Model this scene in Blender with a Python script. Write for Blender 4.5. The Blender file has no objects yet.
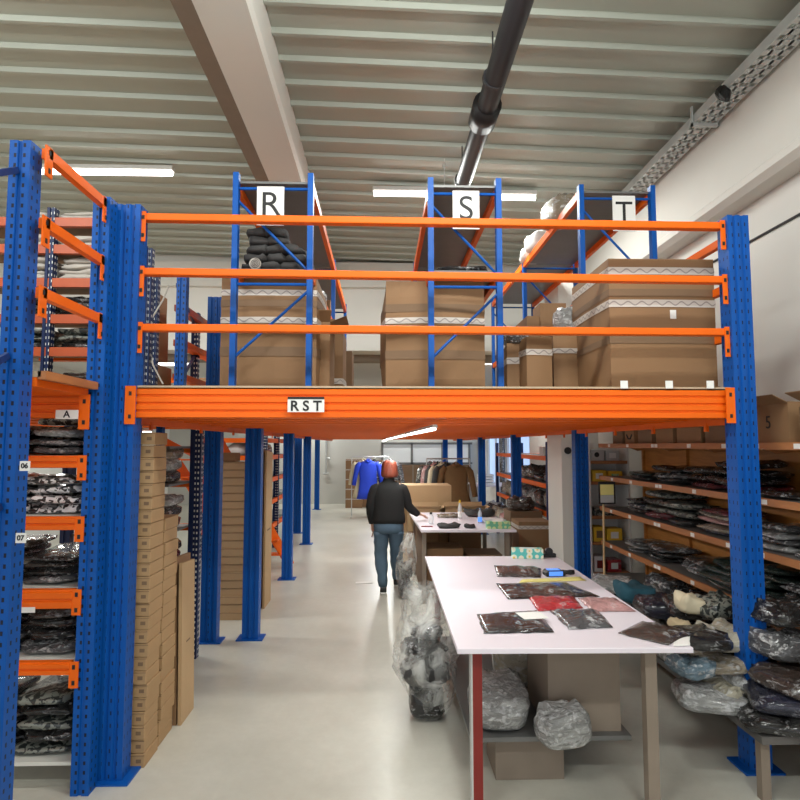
import bpy, bmesh, math, random
from mathutils import Vector, Matrix, noise
random.seed(7)
R = math.radians
sc = bpy.context.scene
COL = sc.collection

# ------------------------------------------------------------------ camera, world, lights, exposure
H, FPX, PITCH, YAW = 1.93, 600.0, R(4.3), R(1.7)
cd = bpy.data.cameras.new('camera'); cam = bpy.data.objects.new('camera', cd); COL.objects.link(cam)
cam.location = (0, 0, H); cam.rotation_euler = (R(90) + PITCH, 0, -YAW)
cd.sensor_width = 36; cd.lens = 36 * FPX / 800; cd.clip_start = 0.05; cd.clip_end = 200
sc.camera = cam
sc.view_settings.view_transform = 'Standard'; sc.view_settings.look = 'None'
sc.view_settings.gamma = 1; sc.view_settings.use_curve_mapping = False
sc.view_settings.exposure = 0.0
w = bpy.data.worlds.new('world'); sc.world = w; w.use_nodes = True
w.node_tree.nodes['Background'].inputs[0].default_value = (0.93, 0.96, 1.0, 1)
w.node_tree.nodes['Background'].inputs[1].default_value = 1.2

def area(name, loc, sx, sy, power, color=(0.97, 1.0, 0.96), rot=(0, 0, 0)):
    l = bpy.data.lights.new(name, 'AREA'); l.shape = 'RECTANGLE'; l.size = sx; l.size_y = sy
    l.energy = power; l.color = color
    o = bpy.data.objects.new(name, l); COL.objects.link(o); o.location = loc; o.rotation_euler = rot
    return o
# the hall's tube lights, with unseen ones added out of frame (positions of the fixtures built below)
CEIL_TUBES = [(-3.1, 6.6), (0.35, 6.85), (1.35, 6.85), (-3.4, 2.3), (0.4, 2.3), (-2.0, -0.6), (1.4, -0.6), (-5.2, 6.6)]
UNDER_TUBES = [(0.30, 5.05), (0.21, 7.65), (0.12, 10.3), (0.05, 13.4), (0.05, 16.4)]

fwd = Vector((math.sin(YAW) * math.cos(PITCH), math.cos(YAW) * math.cos(PITCH), math.sin(PITCH)))
rgt = Vector((math.cos(YAW), -math.sin(YAW), 0)); upv = rgt.cross(fwd)
def at(px, py, Y=None, Z=None, X=None):
    """where a sight line of the photograph meets a plane of the room"""
    d = fwd + rgt * ((px - 400) / FPX) - upv * ((py - 400) / FPX)
    t = Y / d.y if Y is not None else ((Z - H) / d.z if Z is not None else X / d.x)
    return Vector((0, 0, H)) + d * t

# ------------------------------------------------------------------ materials
class NT:
    def __init__(s, name):
        s.m = bpy.data.materials.new(name); s.m.use_nodes = True; s.t = s.m.node_tree; s.n = s.t.nodes; s.l = s.t.links
        s.b = s.n['Principled BSDF']
    def node(s, typ, **kw):
        x = s.n.new(typ)
        for k, v in kw.items(): setattr(x, k, v)
        return x
    def link(s, a, b): s.l.new(a, b)
    def math(s, op, a, b=None, c=None):
        x = s.node('ShaderNodeMath', operation=op)
        for i, v in enumerate((a, b, c)):
            if v is None: continue
            if isinstance(v, (int, float)): x.inputs[i].default_value = v
            else: s.link(v, x.inputs[i])
        return x.outputs[0]
    def mix(s, f, a, b):
        x = s.node('ShaderNodeMix', data_type='RGBA')
        if isinstance(f, (int, float)): x.inputs[0].default_value = f
        else: s.link(f, x.inputs[0])
        for i, v in ((6, a), (7, b)):
            if isinstance(v, tuple): x.inputs[i].default_value = (*v, 1)
            else: s.link(v, x.inputs[i])
        return x.outputs[2]
    def noise(s, scale, detail=3, rough=.55, coord='Object', stretch=None, dist=0):
        tc = s.node('ShaderNodeTexCoord'); o = tc.outputs[coord]
        if stretch:
            mp = s.node('ShaderNodeMapping'); mp.inputs['Scale'].default_value = stretch; s.link(o, mp.inputs[0]); o = mp.outputs[0]
        x = s.node('ShaderNodeTexNoise'); x.inputs['Scale'].default_value = scale; x.inputs['Detail'].default_value = detail
        x.inputs['Roughness'].default_value = rough; x.inputs['Distortion'].default_value = dist
        s.link(o, x.inputs['Vector']); return x.outputs[0]
    def ramp(s, f, stops):
        x = s.node('ShaderNodeValToRGB'); e = x.color_ramp.elements
        e[0].position, e[0].color = stops[0][0], (*stops[0][1], 1); e[1].position, e[1].color = stops[1][0], (*stops[1][1], 1)
        for p, c in stops[2:]:
            k = e.new(p); k.color = (*c, 1)
        s.link(f, x.inputs[0]); return x.outputs[0]
    def bump(s, h, strength=.3, dist=.02):
        x = s.node('ShaderNodeBump'); x.inputs['Strength'].default_value = strength; x.inputs['Distance'].default_value = dist
        s.link(h, x.inputs['Height']); s.link(x.outputs[0], s.b.inputs['Normal'])
    def base(s, c, rough=.5, metal=0, coat=0, spec=None):
        if isinstance(c, tuple): s.b.inputs['Base Color'].default_value = (*c, 1)
        else: s.link(c, s.b.inputs['Base Color'])
        s.b.inputs['Roughness'].default_value = rough; s.b.inputs['Metallic'].default_value = metal
        s.b.inputs['Coat Weight'].default_value = coat
        if spec is not None: s.b.inputs['Specular IOR Level'].default_value = spec
        return s

def plain(name, c, rough=.5, metal=0, var=.12, scale=6, bump=0, coat=0, spec=None):
    n = NT(name); f = n.noise(scale)
    a = tuple(max(0, x * (1 - var)) for x in c); b = tuple(min(1, x * (1 + var)) for x in c)
    n.base(n.mix(f, a, b), rough, metal, coat, spec)
    if bump: n.bump(n.noise(scale * 6), bump, .01)
    return n.m

def perforated(name, c, cols, hole=(.006, .010, .03), pitch=.05, hw=.0062, hh=.2):
    """painted upright with its columns of punched slots"""
    n = NT(name); tc = n.node('ShaderNodeTexCoord'); sp = n.node('ShaderNodeSeparateXYZ'); n.link(tc.outputs['Object'], sp.inputs[0])
    g = n.node('ShaderNodeNewGeometry'); sn = n.node('ShaderNodeSeparateXYZ'); n.link(g.outputs['Normal'], sn.inputs[0])
    fy = n.math('GREATER_THAN', n.math('ABSOLUTE', sn.outputs[1]), .7)
    u = n.math('ADD', n.math('MULTIPLY', sp.outputs[0], fy), n.math('MULTIPLY', sp.outputs[1], n.math('SUBTRACT', 1, fy)))
    z = n.math('FRACT', n.math('DIVIDE', sp.outputs[2], pitch))
    vz = n.math('LESS_THAN', n.math('ABSOLUTE', n.math('SUBTRACT', z, .5)), hh)
    m = None
    for cx in cols:
        k = n.math('LESS_THAN', n.math('ABSOLUTE', n.math('SUBTRACT', u, cx)), hw)
        m = k if m is None else n.math('MAXIMUM', m, k)
    m = n.math('MULTIPLY', m, vz)
    f = n.noise(5); a = tuple(x * .85 for x in c); b = tuple(min(1, x * 1.12) for x in c)
    n.base(n.mix(m, n.mix(f, a, b), hole), .45, 0, 0, .28)
    return n.m

BLUE = (.001, .082, .37); ORANGE = (.84, .135, .003)
M = {}
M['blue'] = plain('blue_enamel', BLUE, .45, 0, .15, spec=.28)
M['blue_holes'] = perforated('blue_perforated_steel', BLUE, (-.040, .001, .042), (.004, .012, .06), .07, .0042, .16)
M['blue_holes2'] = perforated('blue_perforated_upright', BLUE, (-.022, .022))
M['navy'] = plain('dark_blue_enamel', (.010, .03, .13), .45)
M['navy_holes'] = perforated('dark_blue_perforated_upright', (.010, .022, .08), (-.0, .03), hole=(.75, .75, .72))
M['orange'] = plain('orange_enamel', ORANGE, .48, 0, .08, spec=.28)
M['rust'] = plain('red_brown_enamel', (.45, .075, .015), .45, 0, .15)
M['red'] = plain('dark_red_paint', (.20, .012, .008), .5)
M['white'] = plain('white_paint', (.75, .74, .71), .6, 0, .03)
M['wall'] = plain('wall_plaster', (.74, .73, .69), .8, 0, .04, 1.2)
M['concrete_paint'] = plain('painted_concrete', (.74, .72, .67), .75, 0, .04, 1.5)
M['greywall'] = plain('grey_render', (.58, .57, .53), .8, 0, .06, 1.5)
M['brownstrip'] = plain('brown_trunking', (.25, .20, .155), .7)
M['steel'] = plain('galvanised_steel', (.55, .56, .55), .4, .4, .1)
M['shelf_steel'] = plain('grey_shelf_panel', (.17, .17, .165), .45, .3, .12)
M['darkgrey'] = plain('dark_grey_plastic', (.02, .02, .023), .45)
M['black'] = plain('black_plastic', (.008, .008, .009), .4)
M['tabletop'] = plain('white_laminate', (.76, .70, .76), .42, 0, .02, 2)
M['ink'] = plain('black_ink', (.01, .01, .01), .6)
M['paper'] = plain('white_paper', (.80, .79, .76), .7, 0, .03)
M['yellowpaper'] = plain('yellow_paper', (.80, .72, .25), .7, 0, .04)
M['yellow'] = plain('yellow_print', (.80, .50, .03), .5)
M['deck'] = plain('chipboard_deck', (.48, .36, .24), .7, 0, .15, 20)
M['shelfboard'] = plain('pale_shelf_board', (.68, .68, .62), .6, 0, .05)
M['jeans'] = plain('blue_denim', (.085, .14, .20), .85, 0, .25, 9, .2)
M['sweater'] = plain('black_knit', (.010, .010, .010), .9, 0, .2, 20, .2)
M['skin'] = plain('skin', (.55, .33, .24), .55, 0, .05)
M['hair'] = plain('red_hair', (.22, .045, .022), .5, 0, .3, 25, .4)
M['brown_coat'] = plain('brown_wool', (.17, .09, .035), .85, 0, .15, 12, .2)
M['blue_coat'] = plain('royal_blue_cloth', (.012, .05, .55), .75, 0, .1, 8, .2)
M['cream'] = plain('cream_cloth', (.62, .54, .38), .85, 0, .1, 8, .2)
M['teal'] = plain('teal_cloth', (.02, .09, .13), .85, 0, .25, 12, .3)
M['tan'] = plain('tan_canvas', (.42, .33, .20), .85, 0, .1)
M['screen_body'] = M['darkgrey']
n = NT('lit_blue_screen'); n.base((.03, .12, .5), .2); n.b.inputs['Emission Color'].default_value = (.12, .33, .95, 1); n.b.inputs['Emission Strength'].default_value = .9; M['screen'] = n.m
n = NT('lamp_tube'); n.base((1, 1, 1), .5); n.b.inputs['Emission Color'].default_value = (1, .97, .92, 1); n.b.inputs['Emission Strength'].default_value = 5; M['tube'] = n.m
n = NT('daylight_pane'); n.base((.4, .55, .8), .3); n.b.inputs['Emission Color'].default_value = (.42, .60, .95, 1); n.b.inputs['Emission Strength'].default_value = .85; M['sky_pane'] = n.m
n = NT('frosted_pane'); n.base((.55, .56, .56), .5); n.b.inputs['Emission Color'].default_value = (.8, .82, .82, 1); n.b.inputs['Emission Strength'].default_value = .22; M['frosted'] = n.m

# floor: worn pale concrete with a soft sheen
n = NT('floor_concrete'); f = n.noise(.9, 6, .65); g = n.noise(14, 5, .7)
c = n.mix(n.math('MULTIPLY', g, .5), n.ramp(f, [(.3, (.50, .49, .42)), (.7, (.67, .655, .575))]), (.40, .37, .32))
sp = n.noise(5.5, 8, .8); c = n.mix(n.math('GREATER_THAN', sp, .70), c, (.2, .18, .15))
n.base(c, .30); n.l.new(n.math('MULTIPLY_ADD', f, .3, .20), n.b.inputs['Roughness']); M['floor'] = n.m
M['ceiling'] = plain('ceiling_sheet', (.40, .42, .365), .38, .1, .05, 1.0)

def cardboard(name, c):
    n = NT(name); f = n.noise(3, 3, .5); g = n.noise(30, 2, .5, stretch=(1, 1, 6))
    a = n.mix(f, tuple(x * .86 for x in c), tuple(min(1, x * 1.12) for x in c))
    n.base(n.mix(n.math('MULTIPLY', g, .2), a, tuple(x * .7 for x in c)), .75); return n.m
M['card'] = cardboard('brown_cardboard', (.27, .15, .070))
M['card_light'] = cardboard('pale_cardboard', (.50, .33, .175))
M['card_mid'] = cardboard('mid_brown_cardboard', (.42, .26, .125))
M['card_dark'] = cardboard('dark_kraft_board', (.20, .12, .065))
n = NT('printed_packing_tape'); tc = n.node('ShaderNodeTexCoord'); sp = n.node('ShaderNodeSeparateXYZ'); n.link(tc.outputs['Object'], sp.inputs[0])
s1 = n.math('SINE', n.math('MULTIPLY', n.math('ADD', sp.outputs[0], sp.outputs[1]), 70.0))
dd = n.math('ABSOLUTE', n.math('SUBTRACT', sp.outputs[2], n.math('MULTIPLY', s1, .012)))
n.base(n.mix(n.math('LESS_THAN', dd, .005), (.60, .55, .50), (.33, .29, .27)), .35); M['tape'] = n.m
n = NT('clear_tape'); n.base((.62, .55, .45), .25); M['cleartape'] = n.m
# orange-brown shelving timber
n = NT('shelving_board'); f = n.noise(2.2, 4, .6, stretch=(1, 1, 9), dist=1.2)
n.base(n.ramp(f, [(.3, (.42, .155, .028)), (.72, (.60, .25, .055))]), .5); M['wood'] = n.m
n = NT('shelf_edge_board'); f = n.noise(3, 4, .6, stretch=(6, 1, 6)); n.base(n.ramp(f, [(.3, (.36, .135, .045)), (.7, (.48, .19, .065))]), .5); M['edge'] = n.m
n = NT('grey_shelf_liner'); f = n.noise(4); n.base(n.mix(f, (.10, .095, .09), (.17, .16, .15)), .6); M['liner'] = n.m
M['pole'] = plain('pale_wood', (.55, .38, .2), .6)

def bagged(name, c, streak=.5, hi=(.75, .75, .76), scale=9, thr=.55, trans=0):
    """cloth folded in a clear plastic sleeve: creased film, its highlights painted over the colour"""
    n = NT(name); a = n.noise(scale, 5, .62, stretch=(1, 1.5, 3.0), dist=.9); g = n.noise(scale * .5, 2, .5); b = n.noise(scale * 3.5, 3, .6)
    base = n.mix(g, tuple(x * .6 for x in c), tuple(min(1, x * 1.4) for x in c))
    m = n.math('MULTIPLY', n.ramp(a, [(thr, (0, 0, 0)), (thr + .07, (1, 1, 1))]), streak)  # pale streaks: film highlights painted into the base colour
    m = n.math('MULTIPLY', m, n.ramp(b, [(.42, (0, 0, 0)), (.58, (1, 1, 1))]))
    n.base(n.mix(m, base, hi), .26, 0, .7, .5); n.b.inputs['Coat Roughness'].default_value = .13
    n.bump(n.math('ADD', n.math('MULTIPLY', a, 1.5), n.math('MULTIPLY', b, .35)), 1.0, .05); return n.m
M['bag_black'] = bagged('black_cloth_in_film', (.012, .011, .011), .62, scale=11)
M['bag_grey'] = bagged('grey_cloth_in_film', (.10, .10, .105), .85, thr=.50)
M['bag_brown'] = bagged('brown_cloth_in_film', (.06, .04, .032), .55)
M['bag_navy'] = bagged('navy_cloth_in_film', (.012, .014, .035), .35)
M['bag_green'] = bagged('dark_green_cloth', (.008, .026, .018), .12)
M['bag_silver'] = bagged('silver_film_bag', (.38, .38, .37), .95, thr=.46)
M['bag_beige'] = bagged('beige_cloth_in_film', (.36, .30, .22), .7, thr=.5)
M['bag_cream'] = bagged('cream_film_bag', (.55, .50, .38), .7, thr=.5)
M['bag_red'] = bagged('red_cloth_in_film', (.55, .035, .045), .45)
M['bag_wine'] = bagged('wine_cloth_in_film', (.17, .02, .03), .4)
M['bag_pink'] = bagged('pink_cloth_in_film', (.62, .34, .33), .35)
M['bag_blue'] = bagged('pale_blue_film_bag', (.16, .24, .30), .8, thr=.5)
M['cloth_pale'] = plain('pale_folded_cloth', (.50, .46, .41), .85, 0, .15, 10, .4)
M['cloth_dark'] = plain('charcoal_folded_cloth', (.045, .043, .042), .85, 0, .25, 14, .4)
M['cloth_white'] = plain('white_cloth', (.70, .69, .68), .8, 0, .08, 10, .4)
def spotted(name, a, b, scale):
    n = NT(name); f = n.noise(scale, 1, .5, dist=.6); n.base(n.mix(n.math('GREATER_THAN', f, .5), a, b), .4, 0, .6); n.bump(n.noise(12), .4); return n.m
M['spots'] = spotted('black_white_spotted_cloth', (.02, .018, .02), (.88, .86, .86), 30)
M['leopard'] = spotted('brown_cream_spotted_cloth', (.10, .06, .04), (.62, .50, .36), 34)
M['camo'] = spotted('dark_flecked_cloth', (.015, .02, .02), (.22, .23, .2), 30)
# clear polythene
n = NT('clear_polythene'); f = n.noise(5, 5, .6, dist=1.0)
n.base((.80, .80, .76), .18, 0, .3); n.b.inputs['Alpha'].default_value = .35
n.l.new(n.ramp(f, [(.43, (.10, .10, .10)), (.63, (.62, .62, .62))]), n.b.inputs['Alpha']); n.bump(f, .9, .05); M['film'] = n.m
n = NT('clear_bottle'); n.base((.75, .78, .78), .1, 0, .5); n.b.inputs['Alpha'].default_value = .45; M['bottle'] = n.m
n = NT('tissue_box_print'); tc = n.node('ShaderNodeTexCoord'); v = n.node('ShaderNodeTexVoronoi'); v.inputs['Scale'].default_value = 15; v.inputs['Randomness'].default_value = .35
n.link(tc.outputs['Object'], v.inputs['Vector']); d = v.outputs['Distance']
c = n.mix(n.math('LESS_THAN', d, .42), (.10, .52, .47), (.80, .80, .62)); c = n.mix(n.math('LESS_THAN', d, .16), c, (.75, .55, .12)); n.base(c, .5); M['daisy'] = n.m
n = NT('green_tissue_box_print'); tc = n.node('ShaderNodeTexCoord'); v = n.node('ShaderNodeTexVoronoi'); v.inputs['Scale'].default_value = 15; v.inputs['Randomness'].default_value = .35
n.link(tc.outputs['Object'], v.inputs['Vector']); d = v.outputs['Distance']
c = n.mix(n.math('LESS_THAN', d, .42), (.16, .50, .30), (.62, .72, .35)); n.base(c, .5); M['daisy2'] = n.m

# ------------------------------------------------------------------ mesh helpers
class MB:
    def __init__(s): s.v = []; s.f = []; s.mi = []; s.cur = 0
    def add(s, vs, fs):
        k = len(s.v); s.v += [tuple(x) for x in vs]
        for f in fs: s.f.append(tuple(i + k for i in f)); s.mi.append(s.cur)
        return s
    def box(s, x0, x1, y0, y1, z0, z1):
        v = [(x, y, z) for x in (x0, x1) for y in (y0, y1) for z in (z0, z1)]
        return s.add(v, [(0, 1, 3, 2), (4, 6, 7, 5), (0, 4, 5, 1), (2, 3, 7, 6), (0, 2, 6, 4), (1, 5, 7, 3)])
    def prism(s, prof, a, b, axis='x'):
        """closed profile (u,v) swept from a to b along an axis; u,v are the other two axes in order"""
        def mk(u, v, t): return {'x': (t, u, v), 'y': (u, t, v), 'z': (u, v, t)}[axis]
        n = len(prof); vs = [mk(u, v, a) for u, v in prof] + [mk(u, v, b) for u, v in prof]
        fs = [(i, (i + 1) % n, (i + 1) % n + n, i + n) for i in range(n)] + [tuple(range(n))[::-1], tuple(range(n, 2 * n))]
        return s.add(vs, fs)
    def tube(s, pts, r, n=8, caps=True):
        pts = [Vector(p) for p in pts]; rr = r if isinstance(r, (list, tuple)) else [r] * len(pts)
        k = len(s.v); up = None
        for i, p in enumerate(pts):
            d = (pts[min(i + 1, len(pts) - 1)] - pts[max(i - 1, 0)]).normalized()
            if up is None: up = d.orthogonal().normalized()
            a = (up - d * up.dot(d)).normalized(); up = a; b = d.cross(a)
            for j in range(n):
                t = 2 * math.pi * j / n; s.v.append(tuple(p + (a * math.cos(t) + b * math.sin(t)) * rr[i]))
        for i in range(len(pts) - 1):
            for j in range(n):
                s.f.append((k + i * n + j, k + i * n + (j + 1) % n, k + (i + 1) * n + (j + 1) % n, k + (i + 1) * n + j)); s.mi.append(s.cur)
        if caps:
            s.f.append(tuple(range(k, k + n))[::-1]); s.mi.append(s.cur)
            e = k + (len(pts) - 1) * n; s.f.append(tuple(range(e, e + n))); s.mi.append(s.cur)
        return s
    def bar(s, p, q, w_, h_):
        """flat bar with rectangular section between two points"""
        p, q = Vector(p), Vector(q); d = (q - p).normalized()
        a = d.cross(Vector((0, 0, 1)));
        if a.length < .01: a = Vector((1, 0, 0))
        a.normalize(); b = a.cross(d).normalized()
        vs = [x + a * i * w_ / 2 + b * j * h_ / 2 for x in (p, q) for i, j in ((-1, -1), (1, -1), (1, 1), (-1, 1))]
        return s.add(vs, [(3, 2, 1, 0), (4, 5, 6, 7), (0, 1, 5, 4), (1, 2, 6, 5), (2, 3, 7, 6), (3, 0, 4, 7)])
    def lathe(s, prof, c=(0, 0, 0), n=16):
        k = len(s.v)
        for r, z in prof:
            for j in range(n):
                t = 2 * math.pi * j / n; s.v.append((c[0] + r * math.cos(t), c[1] + r * math.sin(t), c[2] + z))
        for i in range(len(prof) - 1):
            for j in range(n):
                s.f.append((k + i * n + j, k + i * n + (j + 1) % n, k + (i + 1) * n + (j + 1) % n, k + (i + 1) * n + j)); s.mi.append(s.cur)
        s.f.append(tuple(range(k, k + n))[::-1]); s.mi.append(s.cur)
        e = k + (len(prof) - 1) * n; s.f.append(tuple(range(e, e + n))); s.mi.append(s.cur)
        return s
    def build(s, name, mat, parent=None, loc=(0, 0, 0), smooth=False, bevel=0):
        me = bpy.data.meshes.new(name); me.from_pydata(s.v, [], s.f); me.update()
        mats = mat if isinstance(mat, (list, tuple)) else [mat]
        for m in mats: me.materials.append(M[m] if isinstance(m, str) else m)
        if len(mats) > 1: me.polygons.foreach_set('material_index', s.mi)
        bm = bmesh.new(); bm.from_mesh(me); bmesh.ops.recalc_face_normals(bm, faces=bm.faces); bm.to_mesh(me); bm.free()
        if smooth: me.polygons.foreach_set('use_smooth', [True] * len(me.polygons))
        o = bpy.data.objects.new(name, me); COL.objects.link(o); o.location = loc
        if parent: o.parent = parent
        if bevel:
            b = o.modifiers.new('Bevel', 'BEVEL'); b.width = bevel; b.segments = 2; b.limit_method = 'ANGLE'
        return o

def tag(o, label=None, cat=None, group=None, kind=None):
    if label: o['label'] = label
    if cat: o['category'] = cat
    if group: o['group'] = group
    if kind: o['kind'] = kind
    return o
def thing(name, label, cat, loc=(0, 0, 0), group=None, rz=0):
    o = bpy.data.objects.new(name, None); COL.objects.link(o); o.location = loc; o.rotation_euler.z = rz; o.empty_display_size = .1
    return tag(o, label, cat, group)
def struct(name, mb, mat, **k): return tag(mb.build(name, mat, **k), kind='structure')
def copy_tree(o, parent=None):
    c = o.copy(); COL.objects.link(c); c.parent = parent
    for ch in o.children: copy_tree(ch, c)
    return c
def text_mesh(name, body, size, mat, parent, loc, rot=(R(90), 0, 0), bold=.0):
    cu = bpy.data.curves.new(name, 'FONT'); cu.body = body; cu.size = size; cu.align_x = 'CENTER'; cu.align_y = 'CENTER'; cu.extrude = .001; cu.offset = bold
    t = bpy.data.objects.new(name + '_curve', cu); COL.objects.link(t)
    dg = bpy.context.evaluated_depsgraph_get(); me = bpy.data.meshes.new_from_object(t.evaluated_get(dg)); bpy.data.objects.remove(t)
    me.materials.clear(); me.materials.append(M[mat])
    o = bpy.data.objects.new(name, me); COL.objects.link(o); o.location = loc; o.rotation_euler = rot; o.parent = parent
    return o

# ------------------------------------------------------------------ the hall
ZC = 5.0; TILT = -.028            # the roof falls slightly to the right
def zc(x): return ZC + TILT * x
struct('floor', MB().box(-7, 3.35, -5, 20.2, -.1, 0), 'floor')
# trapezoidal roof sheet, ribs across the hall
prof = []; y = -4.0; P_ = .32
while y < 10.0:
    prof += [(y, 0), (y + .03, 0), (y + .05, .042), (y + .312, .042)]; y += P_
pr = [(a, b) for a, b in prof]; top = [(pr[-1][0] + .02, .16), (pr[0][0], .16)]
mb = MB(); full = pr + top; n_ = len(full)
vs = [(-7, u, zc(-7) + v) for u, v in full] + [(3.0, u, zc(3.0) + v) for u, v in full]
mb.add(vs, [(i, (i + 1) % n_, (i + 1) % n_ + n_, i + n_) for i in range(n_)] + [tuple(range(n_))[::-1], tuple(range(n_, 2 * n_))])
struct('ceiling', mb, 'ceiling')
# end wall of the high hall: standing over a wide opening to the annex
mb = MB(); mb.box(-7, 3.35, 10.05, 10.5, 3.52, 5.3); struct('wall_back', mb, 'wall')
struct('trim_1', MB().box(-7, 3.0, 9.93, 10.05, 4.58, 5.0), 'wall')
struct('trim_2', MB().box(-7, 3.2, 10.5, 10.75, 3.40, 3.62), 'brownstrip')
# annex: lower roof, far wall with windows
struct('ceiling_annex', MB().box(-7, 3.35, 10.5, 20.2, 3.62, 3.75), 'white')
mb = MB(); mb.box(-7, -.02, 20.0, 20.2, 0, 3.62); mb.box(-.02, 3.2, 20.0, 20.2, 2.0, 3.62); struct('wall_far', mb, 'greywall')
mb = MB(); mb.box(-.02, 3.2, 20.06, 20.2, 0, 2.0); struct('wall_far_panel', mb, 'greywall')
mb = MB(); mb.box(-7.2, -7, -5, 20.2, 0, 5.4); struct('wall_left', mb, 'wall')
mb = MB(); mb.box(3.2, 3.4, -5, 13.0, 0, 5.3); mb.box(3.2, 3.4, 13.0, 20.2, 0, .75); mb.box(3.2, 3.4, 13.0, 20.2, 2.3, 3.7)
mb.box(3.2, 3.4, 15.6, 16.0, .75, 2.3); mb.box(3.2, 3.4, 18.4, 18.7, .75, 2.3); mb.box(3.2, 3.4, 19.9, 20.2, .75, 2.3); struct('wall_right', mb, 'wall')
# deep concrete edge beam under the eaves on the right and its ledge
struct('trim_3', MB().prism([(2.99, 5.0), (3.2, 5.0), (3.2, 4.02), (3.03, 4.02), (2.97, 4.06), (2.97, 4.12), (2.99, 4.14)], -5, 10.05, 'y'), 'concrete_paint')
# roof girder on the left, with brown trunking against it
struct('trim_4', MB().prism([(-1.20, 4.71), (-.86, 4.71), (-.84, 4.76), (-.84, 5.06), (-1.22, 5.06), (-1.22, 4.76)], -4, 10.0, 'y'), 'concrete_paint')
struct('trim_5', MB().box(-1.35, -1.215, -4, 10.0, 4.74, 4.98), 'brownstrip')
# cable along the right wall
tag(MB().tube([(3.19, -4, 3.70), (3.19, 3, 3.69), (3.19, 10, 3.70)], .011, 6).build('wall_cable', 'darkgrey'), 'thin dark cable running along right wall under concrete beam', 'cable')
# pillar
mb = MB(); mb.box(2.28, 2.76, 7.6, 8.25, 0, 4.05); pil = struct('wall_pillar', mb, 'concrete_paint')
MB().lathe([(.045, 0), (.045, .02)], (0, 0, 0), 14).build('pillar_hole', 'black', pil, (2.36, 7.6, 1.86)).rotation_euler = (R(90), 0, 0)  # black disc standing in for a dark hole in the pillar
# windows: right wall of the annex, far wall
for i, (y0, y1) in enumerate(((13.0, 15.6), (16.0, 18.4), (18.7, 19.9))):
    w_ = tag(MB().box(3.3, 3.32, y0, y1, .75, 2.3).build('window_%d' % (i + 1), 'sky_pane'), kind='structure')
    mb = MB(); mb.box(3.24, 3.3, y0, y1, .75, .81); mb.box(3.24, 3.3, y0, y1, 2.24, 2.3)
    k = 3 if i < 2 else 2
    for j in range(k): yy = y0 + (y1 - y0 - .06) * j / (k - 1); mb.box(3.24, 3.3, yy, yy + .06, .75, 2.3)
    mb.build('window_frame', 'white', w_)
w_ = tag(MB().box(0.0, 2.9, 20.02, 20.05, 1.34, 1.97).build('window_4', 'frosted'), kind='structure')
mb = MB(); mb.box(-.02, 3.0, 19.97, 20.02, 1.30, 1.36); mb.box(-.02, 3.0, 19.97, 20.02, 1.95, 2.02)
for x in (0, .98, 2.0, 2.9): mb.box(x - .03, x + .04, 19.97, 20.02, 1.3, 2.0)
mb.build('window_frame', 'shelf_steel', w_)
mb = MB(); mb.box(-.0, 2.95, 19.9, 19.97, .05, 1.28)
d_ = tag(mb.build('door_1', 'card_dark'), kind='structure')
mb = MB()
for x in (0, .5, 1.0, 1.5, 2.0, 2.5, 2.9): mb.box(x, x + .04, 19.87, 19.9, .05, 1.28)
mb.box(0, 2.9, 19.88, 19.9, .62, .67); mb.build('door_rail', 'brownstrip', d_)

# cable tray under the roof, black pipe with collar, hangers
ct = thing('cable_tray', 'perforated galvanised cable tray hanging where roof meets right wall beam', 'cable tray', (2.84, 3, 4.79))
mb = MB(); mb.box(-.10, -.09, -6, 7, -.03, .05); mb.box(.09, .10, -6, 7, -.03, .05); mb.build('side_rail', 'steel', ct)
mb = MB(); y = -5.9
while y < 6.9: mb.box(-.09, .09, y, y + .06, -.03, -.02); y += .11
mb.box(-.05, -.03, -6, 7, -.03, -.02); mb.box(.03, .05, -6, 7, -.03, -.02); mb.build('slotted_base', 'steel', ct)
for y in (-4, -2, 0, 2.0, 4, 6): MB().box(-.12, .12, y, y + .03, -.06, -.03).box(-.12, -.11, y, y + .03, -.06, .12).box(.11, .12, y, y + .03, -.06, .12).build('bracket', 'steel', ct)
mb = MB(); mb.tube([(-.12, 1.55, -.02), (-.12, 1.5, -.08)], .05, 10); mb.tube([(-.12, 1.5, -.08), (-.12, 1.47, -.14)], [.05, .02], 10); mb.build('sensor', 'black', ct)
pp = thing('black_pipe', 'thick black round pipe hanging below the corrugated roof', 'pipe', (.83, 0, 4.62))
MB().tube([(0, -3, 0), (0, 4.9, 0), (-.02, 9.9, 0)], .082, 16).build('pipe_run', 'darkgrey', pp, smooth=True)
MB().tube([(0, 4.55, .01), (0, 4.82, .01)], .115, 18).build('collar', 'black', pp, smooth=True)
for y in (1.5, 4.2, 5.9, 8.6): MB().tube([(-.02, y, 0), (-.02, y, .36)], .006, 6).tube([(-.01, y - .015, 0), (-.01, y + .015, 0)], .09, 14).build('hanger', 'darkgrey', pp)
hg = tag(MB().tube([(0, 0, 0), (0, 0, -.42)], .005, 6).tube([(0, 0, -.06), (0, 0, -.10)], .02, 8).build('drop_wire', 'steel', loc=(.66, 6.2, zc(.66) + .01)), 'thin hanging wire with small clamp left of the black pipe', 'wire')

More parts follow.
